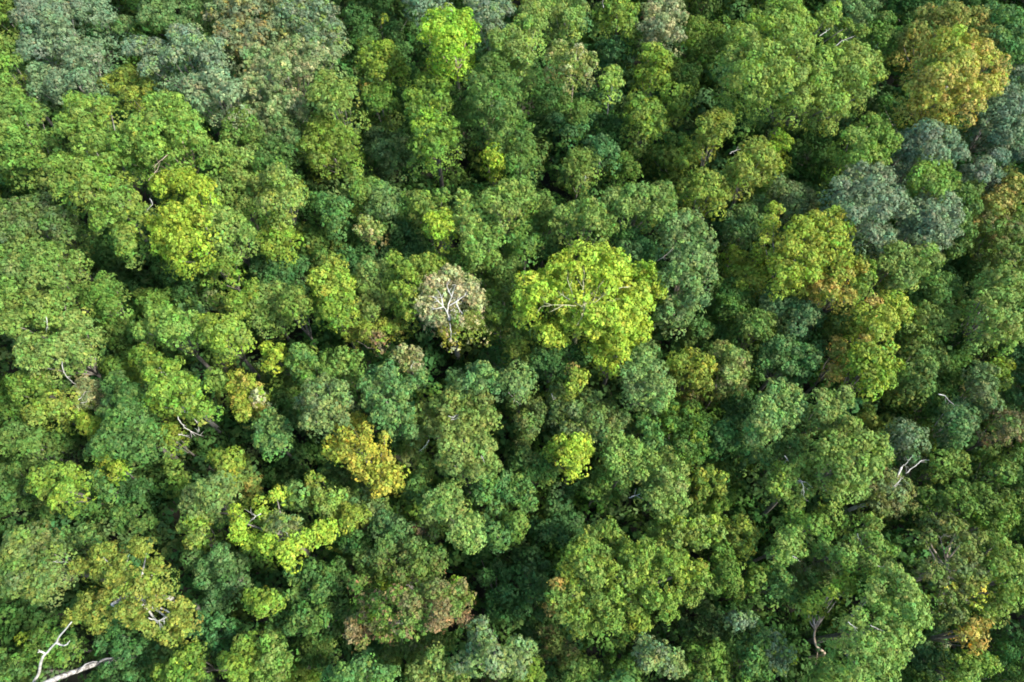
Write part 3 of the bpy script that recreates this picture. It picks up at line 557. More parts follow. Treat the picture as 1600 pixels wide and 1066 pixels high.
L/y:.5 c 3 | 418,545,13 430,555,13 420,570,11 438,545,10 | ref=lime sprig tree | lab=little lime-yellow sprig of a tree beside the grass green dome
l/b:.4 f 3 | 465,550,17 480,555,18 470,575,17 490,570,15 480,590,13 455,565,12 | ref=grass green dome | lab=smooth grass-green dome above the frosted coarse crown
g/G:.3 f 3 | 515,560,16 535,555,15 525,575,16 545,580,17 555,560,14 510,580,10
g m 2 | 445,585,16 452,602,14 435,595,12 440,570,12
o/p:.4 f 3 | 620,555,13 645,555,16 650,570,13 628,548,12 632,570,10 | limb=642,576,2;645,568,2
G/e:.4 c 4 | 490,610,19 510,600,19 530,610,17 475,630,16 500,635,22 525,635,20 490,655,18 515,660,17 540,625,13 478,660,13 535,655,13 | ref=frosted coarse crown | lab=pale frosted green coarse crown above the golden tree beside the deep hollow
b/G:.4 f 4 | 585,590,18 605,580,18 572,602,14 590,615,17 615,605,16 580,630,17 600,640,18 625,615,14 640,600,13 625,632,14 615,650,17 610,670,15 590,650,14 655,590,13 637,648,13 640,672,14 | ref=blue-green tufted tree | lab=blue-green tree of many puffy tufts beside the frosted coarse crown
b/G:.4 f 4 | 710,590,17 740,580,15 765,590,17 755,575,13 775,605,13 750,605,13 725,600,14 720,615,12 785,590,12 735,590,10 | ref=jade crescent tree | lab=jade-green tufted tree curving above the olive twiggy crown
o/G:.5 f 4 | 660,640,15 685,630,15 705,620,17 730,625,19 755,630,19 765,650,17 700,650,20 730,655,22 675,665,15 655,677,13 700,675,17 750,672,17 725,675,14 | ref=olive twiggy crown | lab=olive-green crown with pale dead twigs at its top | limb=700,650,4;708,652,4;716,648,4 | limb=705,656,4;713,655,4
G/o:.5 m 4 | 700,700,22 725,702,24 755,700,22 765,722,15 735,727,19 745,737,13 710,725,18 775,727,9 690,718,12 | ref=smooth olive skirt | lab=smooth olive-green tree directly under the olive twiggy crown | limb=670,688,1;665,696,0;657,704,-1 | limb=752,712,4;756,720,4
o/G:.5 m 3 | 650,707,17 640,717,15 665,737,14 660,720,12 635,700,10
z/k:.4 c 4 | 545,657,14 560,655,13 535,670,12 520,692,15 545,690,17 570,690,15 600,682,9 530,712,13 555,716,15 575,705,14 595,702,13 590,725,17 610,740,13 620,752,13 580,742,17 600,757,15 560,735,11 620,735,11 515,706,10 605,717,10 590,768,10 573,672,12 540,705,12 | ref=golden clustered tree | lab=golden-yellow tree of many bright clusters between frosted green and olive trees
Y/g:.4 c 3 | 485,745,9 490,766,11 500,747,7 482,757,7 | ref=thin gold sapling | lab=tiny thin golden sapling at the rim of the deep dark hollow
b/G:.4 f 3 | 420,650,15 435,665,17 410,685,17 435,690,15 420,700,13 445,680,12 405,665,12
d f 2 | 440,625,18 450,640,14 430,612,14 460,655,12 425,635,10
d c 1 | 500,690,13 505,712,14 485,700,10 440,720,14 420,740,16 460,740,16 440,760,12 470,705,10
d/g:.4 m 2 | 515,740,18 535,747,15 520,758,14 545,755,12
b/g:.5 m 3 | 650,760,16 657,744,12 660,772,13 640,770,10
G/l:.3 f 4 | 685,780,21 705,770,19 715,790,17 675,797,17 695,800,14 | ref=tidy pale dome | lab=tidy round pale green dome below the smooth olive skirt
l/b:.6 c 3 | 760,750,18 780,760,19 755,775,17 790,747,13 775,790,18 745,760,12 795,775,12 740,745,10 | ref=emerald leafy tree | lab=rich emerald leafy tree beside the tidy pale dome
e/y:.3 f 3 | 465,768,17 475,786,15 450,780,13 455,760,10
y/G:.5 r 3 | 510,790,19 530,780,17 500,775,13 545,790,13 495,785,10,Y
e/o:.4 r 3 | 570,772,16 560,792,19 585,785,18 600,797,14 580,800,14 545,775,12
d f 3 | 845,560,19 890,545,16 905,562,13 862,570,16 870,555,12 830,545,12 875,585,12
y/o:.5 m 3 | 805,545,17 825,538,13 800,525,14 815,525,12
b m 2 | 840,572,15 850,580,12 785,560,14 775,545,14 760,555,12
G/e:.5 m 4 | 810,580,17 825,590,16 815,605,17 800,598,17 795,585,11 | ref=pale cushion tree | lab=small pale grey-green cushion-shaped tree beside the jade crescent tree
o/e:.4 f 3 | 830,632,16 845,640,12 820,657,19 830,670,15 815,690,14 805,630,14 840,655,12 | limb=794,612,2;802,622,1;812,632,0
y/Y:.4 c 4 | 895,574,9,a 905,590,13 893,605,12 890,620,8 912,585,9 898,585,10 | ref=yellow plume tree | lab=small yellow plume-like tree with an amber tip below the lime tail tree
e/o:.5 f 3 | 870,612,15 875,640,19 895,640,17 905,660,17 885,670,14 920,622,17 930,650,19 950,640,17 960,660,17 940,677,17 975,655,13 985,672,13 910,678,13 905,612,12 865,660,13 | ref=drab sage tree | lab=broad drab sage-green tree of small tufts between two yellow trees | limb=862,615,3;865,625,2
e/G:.5 m 4 | 1000,560,22 1015,545,17 985,585,20 1010,585,22 990,610,19 1025,602,20 1040,612,15 1030,632,13 1005,620,14 1030,575,14 1045,598,11 | ref=grey-green dome | lab=smooth grey-green dome beneath the lime tail tree
o/Y:.35 r 3 | 1060,565,19 1080,560,17 1100,570,17,Y 1060,590,17 1090,590,17 1110,580,11,Y 1105,602,11 1045,575,12 1108,568,8,y | ref=ochre speckled tree | lab=ochre-speckled olive tree beside the smooth grey-green dome
G/r:.25 r 3 | 1130,550,19 1150,560,17 1140,585,19 1160,580,15 1130,602,13 1155,602,13 1165,560,11
o/r:.3 m 2 | 1080,618,15 1115,616,13 1075,632,10 1098,612,10
l/b:.7 c 3 | 1015,668,19 1020,690,19 1003,655,13 1035,700,14 1008,700,12 | ref=pure green tree | lab=pure emerald-green tree between the drab sage and speckled dark trees
d/y:.25 r 3 | 1050,645,19 1080,645,19 1060,670,19 1090,670,19 1070,695,19 1095,700,17 1105,658,13 1085,717,15 1065,715,12 1045,665,12
b/d:.5 f 2 | 1160,625,19 1145,648,15 1175,640,17 1165,655,12 1135,635,12
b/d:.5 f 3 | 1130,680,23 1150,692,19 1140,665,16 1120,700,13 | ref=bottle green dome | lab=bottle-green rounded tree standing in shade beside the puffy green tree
L/Y:.3 c 4 | 905,690,17 885,710,17 905,720,17 860,705,13,y 893,740,11 918,705,11 875,690,13 895,700,14 895,725,13 915,690,10,L | ref=yellow oval tree | lab=yellow-lime oval tree leaning beside the pale double tree
d/o:.3 f 3 | 820,715,19 845,725,21 830,742,15 860,740,13 850,745,12 805,725,12
G/l:.3 c 4 | 965,690,19 985,700,19 960,715,19 975,735,19 975,755,13 1015,720,15 1000,740,13 990,718,14 1002,705,13 955,700,11 | ref=pale double tree | lab=light green double-tufted tree beside the yellow oval tree
G/l:.25 c 4 | 1040,715,19 1060,735,17 1050,760,23 1025,775,19 1060,785,19 1040,797,17 1035,740,15 1065,755,13 1010,770,12 1030,750,14 | ref=pale fringe tree | lab=light green tree with dark hollow under its rim beside the gold flecked tree | limb=983,778,-2;992,775,-1;1000,772,0
l/g:.5 f 3 | 925,765,17 945,752,15 945,775,15 935,740,12 915,755,11 960,775,11,l
d/e:.4 f 2 | 870,765,15 880,785,16 863,788,13 890,765,10
l/b:.6 c 3 | 810,755,17 825,767,13 815,780,17 830,787,13 803,770,11
g/Y:.35 c 3 | 1095,745,13,Y 1120,750,13 1100,765,13 1130,745,10,Y 1110,735,9 1125,765,11 | ref=gold flecked tree | lab=small green tree with golden flecks in front of a dark gap
l c 2 | 1125,785,15 1138,775,12 1115,790,12 1090,790,12
G/b:.4 f 4 | 1215,610,21 1240,615,19 1195,632,16 1245,640,19 1210,655,19 1190,660,18 1222,630,16 1235,658,14 1180,680,20 1190,712,18 1205,680,15 1175,660,12 1170,700,12 | ref=puffy green tree | lab=puffy light green tree forming the upper corner of the great pale green group
G/l:.4 f 4 | 1285,620,16 1320,615,15 1290,645,19 1310,655,17 1280,662,13 1310,633,14 1298,662,13 1325,630,10 | ref=swan shaped tree | lab=light green tree with a notched top in the great pale green group
G/b:.5 f 3 | 1240,690,17 1220,705,17 1245,712,14 1225,725,13 1258,690,11 1265,670,12
G/l:.35 f 5 | 1330,670,19 1345,690,22 1370,695,22 1382,713,14 1365,730,19 1340,720,19 1310,690,19 1290,700,17 1285,717,17 1310,720,19 1320,740,21 1305,757,17 1310,772,17 1340,767,17 1345,745,16 1328,700,15 | ref=great pale green tree | lab=largest light green tree of overlapping tufts beside the bare-twigged grey tree
G/y:.3 f 4 | 1230,745,19 1260,740,19 1255,765,17 1245,786,13 1215,762,17 1230,772,14 1268,758,13 1220,730,12 | limb=1252,752,4;1255,762,4;1256,776,4 | limb=1247,751,4;1260,754,4 | limb=1226,712,4;1232,722,3 | lab=light green tree with thin white twigs on top below the puffy green tree
b/e:.5 f 3 | 1220,540,19 1245,550,19 1265,560,21 1215,560,14 1250,577,17 1232,575,14 1280,545,15 1200,545,13 1195,565,13 | ref=dim teal tree | lab=broad dim teal-green tree beside the small orange-leaved tree | limb=1250,554,3;1262,555,3
d/o:.4 m 3 | 1430,550,19 1455,545,19 1445,575,21 1420,590,19 1440,602,21 1415,610,14 1470,560,13 1405,600,10
d/g:.5 r 2 | 1480,570,19 1500,560,15 1475,600,19 1490,590,14 1510,545,14 1465,535,12
l/d:.5 c 2 | 1450,612,15 1455,632,15 1460,650,13 1475,590,10 1470,645,10
w/e:.5 r 3 | 1530,585,19 1535,615,21 1550,630,17 1545,600,15 1538,640,13 1550,580,10 | ref=grey-brown faded tree | lab=faded grey-brown tree beside the pale feathery tree
l/y:.4 c 3 | 1560,578,16 1570,595,12 1555,562,11 1575,570,10
e/b:.5 m 3 | 1495,650,19 1510,640,18 1500,672,19 1515,660,14 1490,687,18 1480,640,10 | ref=pale feathery tree | lab=pale grey-green feathery tree with a loose white branch at its top | limb=1466,616,3;1476,619,3;1484,627,3;1492,634,3 | bark=w
e/s:.5 m 3 | 1420,680,21 1435,695,17 1425,712,13 1408,665,13 1440,675,10 1410,695,12
y/o:.5 r 2 | 1455,680,10 1450,668,9 1452,695,9
o/g:.5 f 2 | 1360,655,13 1385,662,15 1375,680,13 1358,640,9
d m 1 | 1340,640,14 1395,630,14 1420,640,14 1400,650,12 1370,630,12 1435,640,10
o/g:.5 m 3 | 1470,720,17 1500,717,14 1505,735,13 1465,740,15 1485,735,13 1488,712,12
w/o:.5 r 3 | 1380,745,19 1370,767,17 1395,775,21 1415,765,17 1425,782,17 1375,790,17 1400,797,14 1400,748,13 | ref=bare-twigged grey tree | lab=greyish olive tree with several thin bare white branches poking out | limb=1409,730,1;1418,722,2;1426,712,3 | limb=1409,732,1;1412,726,2;1416,730,2 | limb=1415,740,1;1430,728,2;1440,720,3;1449,719,3 | limb=1395,763,3;1402,755,3;1412,745,3 | limb=1385,762,3;1398,762,3;1408,746,3 | bark=w
r/g:.5 r 3 | 1575,670,19 1590,658,15 1565,645,13 1590,680,13 1568,685,11 | ref=reddish edge tree | lab=reddish-brown and green tree at the picture edge below the faded tree
g c 3 | 1565,740,19 1585,745,17 1590,717,17 1575,727,13 1540,710,9,l 1598,700,12,l 1595,765,12
g/l:.4 c 3 | 1500,770,21 1530,770,19 1545,785,19 1515,790,14 1470,785,19 1450,775,17 1560,792,14 1590,787,20 1575,775,12 1485,775,13 | ref=leafy dark bank | lab=wide dark leafy tree with bright leaf points beside the bare-twigged grey tree
d/b:.4 m 2 | 1590,560,22 1595,590,20 1585,620,16 1598,625,14 1575,540,12
e/o:.5 m 4 | 30,845,24 60,830,18 20,870,26 55,860,24 80,865,18 35,895,26 70,895,22 95,905,13 20,915,22 60,925,20 5,890,20 45,880,18 | ref=mossy edge tree | lab=mossy grey-green smooth tree at the edge above the dead white branch | limb=28,905,3;36,896,3;44,890,3;56,884,3 | limb=82,878,1;94,878,1
l/b:.5 c 2 | 105,835,15 130,835,17 150,845,13 118,850,13 100,860,12 140,825,11 85,840,10
d c 1 | 30,955,18 10,960,14 60,950,14 100,925,12 20,980,16 5,1000,16 60,975,14 90,945,12
k/o:.4 f 4 | 155,867,17 170,860,14 185,880,14 120,887,15 155,895,14 215,852,15 245,880,12 230,907,23 245,922,17 215,925,17 135,940,17 120,960,16 145,960,17 160,948,14 205,970,13 280,945,15 290,965,13 260,990,17 285,985,15 265,1002,9 140,880,14 185,895,14 225,862,13 190,920,15 108,968,11 150,978,12 222,972,13 275,965,14 170,930,14 200,940,13 190,955,13 240,945,13 195,910,14 175,905,13 210,950,12 235,985,12 190,880,12 | ref=olive gold star | lab=olive-gold sprawling tree with star-shaped gaps above the dead white branch | limb=174,945,2;180,949,2;184,954,1 | limb=232,965,1;242,969,1;248,970,1;258,966,1 | limb=248,970,1;249,976,0 | limb=199,935,2;203,930,2;208,926,2 | limb=188,895,0;198,889,0 | limb=195,880,1;200,875,1 | bark=w
l/d:.4 c 2 | 35,998,10,y 60,992,12 65,985,10 80,1000,16 50,1015,14 75,1025,16 95,1030,14 110,1005,14
g/b:.5 c 2 | 25,1042,18 10,1055,16 40,1055,14 0,1030,16
d/b:.5 c 2 | 190,1010,18 180,988,15 195,1030,16 160,1005,14 215,1010,14 230,1030,15 170,1045,15 205,1055,14 225,1000,12
l/y:.3 f 3 | 280,1035,19 300,1020,17 310,1050,17 270,1055,15 250,1050,13 290,1060,14 | ref=leafy corner tree | lab=fresh green leafy tree near the bottom edge beside the dim dull tree
d/e:.4 m 3 | 300,870,17 330,877,15 345,865,19 320,890,19 350,890,19 370,880,17 345,925,19 330,942,14 375,910,15 355,910,14 315,910,12 | ref=dim dull tree | lab=dim dull green tree in shade under the bright patchy lime tree
b c 2 | 320,980,16 340,970,14 300,985,14 335,1000,14 360,985,12 320,960,12
l/y:.45 f 3 | 380,1010,19 385,1035,19 365,1042,19 400,1030,18 395,1000,14 372,1060,14 350,1030,12 | ref=light speckled tree | lab=light yellow-green speckled tree reaching the bottom edge
l/G:.4 f 3 | 420,1005,19 410,1055,17 430,1025,19 445,1032,14 435,1052,15 415,1035,14
y/l:.4 c 4 | 405,935,19 425,935,14 395,945,14 410,950,13 435,940,9 390,932,11 | ref=pointed yellow bush | lab=small bright yellow-green pointed bush tree below the patchy lime tree
g/d:.4 c 2 | 165,805,15 190,815,17 180,800,12 205,800,13 215,820,13 235,815,12 250,835,14
G/y:.4 c 3 | 295,810,15 310,830,17 300,845,14 322,812,14 285,825,11 315,850,10
y/L:.5 c 4 | 367,797,12 376,815,14 372,835,15 395,845,17 420,850,19 445,860,17 460,850,17 480,840,15 505,838,14 515,822,13 450,877,13 410,802,11 500,825,13 405,785,10 430,775,11 437,768,10 | ref=patchy lime tree | lab=ragged lime-yellow tree ringed round a bare grey twiggy centre | limb=425,830,2;432,822,3;442,818,3;452,822,3 | limb=408,803,3;400,806,3;392,802,3 | limb=428,832,2;440,830,3;450,834,3 | limb=432,822,3;436,812,3;444,806,3 | limb=400,806,3;396,812,3 | bark=g
w/y:.45 r 4 | 425,825,14 442,818,14 432,808,12 455,828,12 418,812,10 460,815,10
y/o:.5 f 3 | 530,800,17 550,807,19 570,802,16 585,812,10 540,818,12
d f 3 | 545,850,17 530,835,14 560,857,13 555,838,14 575,840,12
e/d:.5 f 3 | 600,812,17 620,820,17 590,827,14 615,837,14 640,825,10 605,842,12
o/G:.5 f 3 | 670,810,16 688,803,15 655,825,12,r 662,835,11,w 680,830,11
G/l:.3 f 4 | 720,820,19 740,815,17 725,840,17 745,840,14 710,835,13 735,855,11 | ref=fluffy pale tree | lab=fluffy pale green tree between the tidy pale dome and the rusty tree
b/l:.4 m 3 | 770,830,17 785,842,15 760,838,13 795,822,14 775,850,11 | ref=sea green tree | lab=small sea-green smooth tree beside the fluffy pale tree
d/l:.25 c 3 | 460,895,19 485,890,19 510,900,19 475,920,21 500,925,19 455,930,13 530,882,13 520,918,14 490,910,14 540,900,11 | ref=dark leafy tree | lab=dark leafy tree with scattered bright leaves below the patchy lime tree
e/g:.5 r 3 | 570,870,17 600,855,17 620,850,16 655,860,17 670,872,17 590,870,14 635,868,14 685,862,12 645,850,12
g/r:.2 r 3 | 575,895,17 600,890,19 625,900,15 650,890,17 680,885,14 665,900,13 600,910,13,y 630,905,10,y 615,915,9,y | ref=streaked green tree | lab=mixed green tree with bright yellow-green streaks above the rusty tree
r/g:.5 r 4 | 560,912,15,g 555,975,17 550,990,13,r 565,1002,13 575,960,15,y 640,940,17 620,930,15,g 680,920,17 700,930,17 690,950,17,r 710,950,15 680,975,13,r 695,967,13,r 720,920,13 730,935,13,o 640,965,17 600,990,13,o 600,962,16,g 630,985,15,g 655,950,14 725,965,13,r 570,985,12,r 585,975,12 660,975,12,g 712,910,9,y 660,925,13 565,940,13,g 590,940,13,g | ref=rusty tree | lab=big tree mottled with rusty red and brown leaves
s/G:.5 m 4 | 745,985,17 760,1000,15 750,1010,21 770,1025,19 745,1040,17 775,1045,15 720,1035,17 755,970,9 805,1010,17 815,1030,17 825,1012,13 795,1025,15 808,1050,13 790,1045,13 | ref=frosted bottom tree | lab=pale frosted green smooth tree near the bottom edge beside the rusty tree
G/o:.5 f 3 | 680,1030,19 700,1047,17 650,1050,17 665,1030,14 670,1060,14 725,1060,13
g/w:.3 r 2 | 620,1005,17 640,1012,19 680,1000,17 660,992,14 650,1005,13 610,1020,12 700,1005,12
l/b:.6 f 4 | 540,1050,19 565,1045,19 590,1055,17 520,1055,15 608,1052,13 555,1060,14 | ref=bottom emerald tree | lab=bright emerald-green tree cut off by the bottom edge
g/d:.5 c 2 | 490,1010,19 510,1015,17 480,1030,14 500,1035,12 470,1010,10 465,1035,12
l/y:.3 r 2 | 470,1055,16 448,1060,13 485,1060,12 455,1045,10
d/g:.5 c 3 | 440,965,19 470,960,19 500,965,19 520,985,17 540,960,14 455,980,13 485,980,13 515,950,12 425,980,12
b c 1 | 575,1020,14 550,1020,12 600,1030,12 530,1010,12 590,1010,10
d/b:.5 c 2 | 790,930,19 770,935,14 790,960,17 770,955,11 760,900,14 775,885,14 790,900,13 750,870,11
g/y:.35 r 4 | 925,835,17 950,825,17 900,870,19 920,855,19 915,885,19 870,935,17 895,930,19 880,960,15 905,960,19 930,935,19 885,885,14,y 960,840,14 870,915,13,a 890,905,15,y 930,905,17 905,985,14 930,970,19 945,865,15 940,885,14 862,950,11,a 945,955,14 | ref=big mottled tree | lab=big leafy tree mottled yellow and amber on its flank towards the dark gap
l/y:.4 r 4 | 970,850,17 985,865,19 1010,855,17 1000,880,19 1030,865,17 1030,890,17 960,895,19 985,905,19 1050,880,17 1080,890,17,y 1095,887,13,y 1100,905,13 985,945,19 1020,935,19 1050,930,17 1045,955,17 960,970,19 1000,970,19 1080,935,13 970,1000,9 1065,905,15,y 1010,915,15 980,990,13 1065,870,13 960,925,14 1090,920,11,o | ref=big leafy tree | lab=big yellow-flecked leafy tree joined to the mottled tree
b/d:.5 f 2 | 870,820,19 895,815,19 850,830,17 835,820,15 880,840,13 905,830,12
l c 3 | 810,815,15 805,835,13 795,805,10
G/y:.4 r 3 | 1025,825,17 1040,837,15 1080,830,17 1110,820,17,y 1120,835,15 1060,815,13,y 1095,847,13 1060,840,14 1095,815,12 1130,815,10,y | ref=sunlit crest tree | lab=yellowish sunlit crest of a tree behind the big leafy tree
o/Y:.3 f 3 | 1160,820,17 1175,837,13 1165,860,13,Y 1150,850,13 1145,830,11 | ref=bronze crest tree | lab=olive tree with golden-bronze flush near the dark hollow
g/l:.4 r 3 | 1130,865,17 1140,890,19 1145,908,15 1120,900,14 1120,917,13 1150,925,13 1125,880,11
l/y:.3 c 3 | 1185,905,17 1197,895,13 1175,915,11 1180,890,11
G/s:.4 f 4 | 1010,1010,17 1030,1020,19 1055,1025,15 1015,1035,15 1045,1045,17 1062,1045,12 1000,1020,10 | ref=sage bottom tree | lab=sage-green rounded tree below the big leafy tree
d/e:.5 f 2 | 1110,965,19 1130,972,15 1115,985,15 1095,980,13 1080,985,13 1130,990,12
s/G:.5 f 3 | 1155,972,15 1170,967,13 1145,965,9 | ref=little pale puff | lab=little pale grey-green puff of a tree above the leafy bottom trees
g/l:.4 c 3 | 1090,1020,17 1110,1030,17 1140,1020,17 1130,1047,17 1100,1057,13 1120,1010,12 1080,1045,12
g/b:.4 c 3 | 1190,1000,19 1175,1040,17 1160,1015,13 1165,1055,13 1190,1030,13 1180,1020,12 1195,1055,12
g/r:.3 r 2 | 850,990,15 870,1007,17 890,1020,15 865,985,11 880,1035,12 855,1020,11
y/g:.5 f 3 | 835,1042,15 822,1052,12 845,1058,10
l/g:.5 f 3 | 910,1050,17 930,1045,15 915,1067,13 895,1060,12
d/g:.5 c 2 | 970,1050,17 990,1058,14 955,1060,13 980,1035,12 945,1040,10
b/d:.6 f 2 | 830,870,19 820,900,20 850,890,16 835,930,19 815,950,17 845,910,13 810,870,12 845,960,12 825,975,12
l/G:.4 f 4 | 1240,835,17 1225,855,19 1250,860,13 1215,867,11 1240,850,13 1235,870,11 | ref=shield shaped tree | lab=bright green shield-shaped tree beside the dim teal gap | limb=1238,869,3;1246,873,2
g/l:.5 m 3 | 1240,805,15 1270,820,17 1300,805,17 1290,835,14 1255,815,12 1285,815,12 1315,815,11
G/l:.5 f 4 | 1285,855,13 1320,865,17 1340,860,13 1325,880,13 1305,865,12 1335,845,11 1280,860,10 | ref=bright saddle tree | lab=bright light green tree with sunlit tufts beside the shield shaped tree
G/l:.5 f 4 | 1355,815,15 1375,855,15 1395,860,11 1360,880,15 1365,840,13 1385,880,13 1370,820,11 1345,870,11 1350,835,8 | limb=1340,834,3;1342,844,2 | limb=1370,883,3;1378,886,3;1384,888,2
l/b:.4 f 3 | 1215,895,15 1220,920,17 1240,930,13 1225,905,12 1205,905,9
y/l:.5 c 4 | 1315,915,17 1330,915,12 1275,940,15 1280,955,13 1300,925,12 1265,950,10 1325,905,10 | ref=yellow leafy patch tree | lab=yellow-green leafy tree above dark forked trunks | limb=1273,966,-3;1274,980,-4;1272,996,-5;1276,1010,-6;1287,1023,-8 | limb=1275,1008,-6;1277,1024,-8;1274,1040,-10 | limb=1256,972,-4;1249,984,-6;1240,995,-8 | limb=1245,987,-6;1242,1002,-8 | limb=1303,930,2;1299,945,1;1303,965,-1;1302,984,-2 | bark=b
w/g:.5 r 3 | 1270,900,13 1290,890,14 1260,915,10 1295,905,11 1250,885,9
G/l:.4 f 5 | 1370,915,17 1385,930,15 1395,895,17 1410,910,19 1420,930,19 1435,940,17 1430,960,21 1410,970,21 1400,990,21 1425,990,17 1380,1000,21 1350,1005,21 1370,1030,23 1395,1030,19 1340,1040,19 1320,1010,14 1300,1015,15 1330,977,15 1345,960,13 1385,955,14 1355,1057,14 1410,1020,14 1390,1055,15 1360,935,12 1445,970,12 1400,945,14 1375,980,13 | ref=big bright corner tree | lab=big bright green tree with small twiggy gaps beside the blossoming dark tree | limb=1325,972,3;1333,978,3;1340,982,3 | limb=1360,977,3;1372,983,3;1380,986,3 | hole=1355,960,9
s/y:.3 f 3 | 1210,1000,19 1225,1022,16 1205,1032,15 1235,1025,13,y 1220,1045,12 1205,1015,12 | ref=spotted sage tree | lab=grey-green tree with yellow spots near the dark forked trunks
d c 1 | 1260,1035,15 1250,1010,14 1285,1035,12 1255,985,13 1285,1000,12 1235,985,12 1265,1055,12 1240,1050,12
G/l:.4 f 3 | 1300,1047,19 1320,1057,17 1285,1060,12
w/o:.6 f 4 | 1450,815,15 1480,820,19 1450,840,15 1505,850,19 1530,840,13 1455,890,19 1500,890,19 1530,900,17 1500,925,17 1480,960,19 1470,907,13 1480,932,14 1500,825,13 1520,870,14 1500,960,12 1470,977,11 1515,915,13 | ref=blossoming dark tree | lab=dark olive tree sprinkled with yellow blossom over a forked dark trunk | limb=1478,876,-2;1475,862,-1;1471,850,0;1470,842,1;1475,834,2 | limb=1475,862,-1;1480,855,0;1487,850,1 | limb=1474,928,2;1473,938,2;1478,946,2 | limb=1500,878,2;1503,871,2 | bark=b | blossom=1508,899,6 1490,916,5 1532,918,7 1535,935,6 1523,928,4 1548,930,4 1475,918,4 1520,945,5 1540,910,5 1562,908,4 1530,950,4
a/Y:.3 c 4 | 1500,992,9 1525,973,11 1520,990,10 1535,992,10 1525,1012,10 1533,1005,9 1510,983,8 1540,975,7 | ref=orange gold sprig tree | lab=small brilliant orange-gold tree at the foot of the blossoming dark tree
G/l:.5 f 4 | 1560,850,17 1560,885,15 1590,870,19 1590,900,19 1575,910,15 1580,940,17 1560,947,15 1545,955,12 1565,967,11 1575,870,14 1597,925,14 1575,928,12 | ref=lower edge tree | lab=bright light green tree at the edge beside the blossoming dark tree
l/g:.5 c 3 | 1540,805,19 1570,805,19 1590,817,17 1560,825,14 1525,815,12
b/e:.4 f 2 | 1440,1010,17 1445,1042,17 1455,1022,14 1475,1030,15 1430,1030,12 1478,1008,5,p 1460,1050,13 1470,1000,10 | ref=dull jade tree | lab=dull jade tree carrying one pale cream tuft beside the big bright tree
l/y:.4 r 3 | 1510,1040,17 1535,1030,15 1490,1052,17 1520,1052,14 1550,1038,13 1505,1060,12
b/d:.5 m 2 | 1580,985,17 1575,1017,17 1580,1047,17 1597,1000,14 1560,1030,12 1598,1030,13 1560,1000,12
d/g:.5 c 2 | 1420,1057,14 1400,1068,14 1440,1065,12 1550,1060,13 1600,1062,14
"""

# ------------------------------------------------------------------ the trees
TIER = {1: 7.5, 2: 14.0, 3: 18.8, 4: 22.8, 5: 26.2}


def parse(line):
    parts = [s.strip() for s in line.split("|")]
    hd = parts[0].split()
    t = dict(ref=None, lab=None, limbs=[], bark="g", holes=[], blossom=[])
    cs = hd[0]
    t["main"] = cs[0]
    t["second"], t["frac"] = (cs[2], float(cs.split(":")[1])) if "/" in cs else (None, 0.0)
    t["tex"], t["tier"] = hd[1], int(hd[2])
    t["lobes"] = []
    for s in parts[1].split():
        q = s.split(",")
        t["lobes"].append((float(q[0]), float(q[1]), float(q[2]), q[3] if len(q) > 3 else ""))
    for s in parts[2:]:
        if not s:
            continue
        k, v = s.split("=", 1)
        if k == "limb":
            t["limbs"].append([(tuple(float(a) for a in pt.split(",")) + (1.0,))[:3] for pt in v.split(";")])
        elif k in ("hole", "blossom"):
            t["holes" if k == "hole" else "blossom"] += [tuple(float(a) for a in pt.split(",")) for pt in v.split()]
        else:
            t[k] = v
    A = np.array([l[:3] for l in t["lobes"]])
    wgt = A[:, 2] ** 2
    t["c"] = (A[:, :2] * wgt[:, None]).sum(0) / wgt.sum()
    t["ext"] = float(np.sqrt(wgt.sum()))
    # the area that lies inside the frame
    inside = (A[:, 0] > -A[:, 2] * .6) & (A[:, 0] < 1600 + A[:, 2] * .6) & (A[:, 1] > -A[:, 2] * .6) & (A[:, 1] < 1066 + A[:, 2] * .6)
    t["seen"] = float(wgt[inside].sum())
    t["size"] = float(max(np.ptp(A[:, 0] - A[:, 2]) + 2 * A[:, 2].mean(), np.ptp(A[:, 1]) + 2 * A[:, 2].mean()))
    return t


trees = [parse(l) for l in TREES.strip().splitlines() if l.strip() and not l.startswith("#")]
# past 300 single trees the deepest and smallest low growth goes into the undergrowth
order = sorted(range(len(trees)), key=lambda i: (trees[i]["ref"] is not None or trees[i]["lab"] is not None, trees[i]["tier"] > 1, trees[i]["seen"]))
MAXT = 292
low = set(order[:max(0, len(trees) - MAXT)])


# ---- labels: each singles out one tree
def size_word(t):
    return "small" if t["size"] < 62 else ("large" if t["size"] > 112 else "mid-sized")


TEXW = {"f": "tufted", "c": "leafy", "r": "ragged", "m": "smooth"}
marks = [t for t in trees if t["ref"]]


def describe(t):
    c = COLOUR_WORD[t["main"]]
    if t["second"] in ("Y", "a", "r", "p", "L") and t["frac"] >= .2:
        c += " " + {"Y": "gold-flecked", "a": "amber-flecked", "r": "rust-flecked", "p": "straw-flecked", "L": "lime-flecked"}[t["second"]]
    return f"{size_word(t)} {c} {TEXW[t['tex']]} tree"


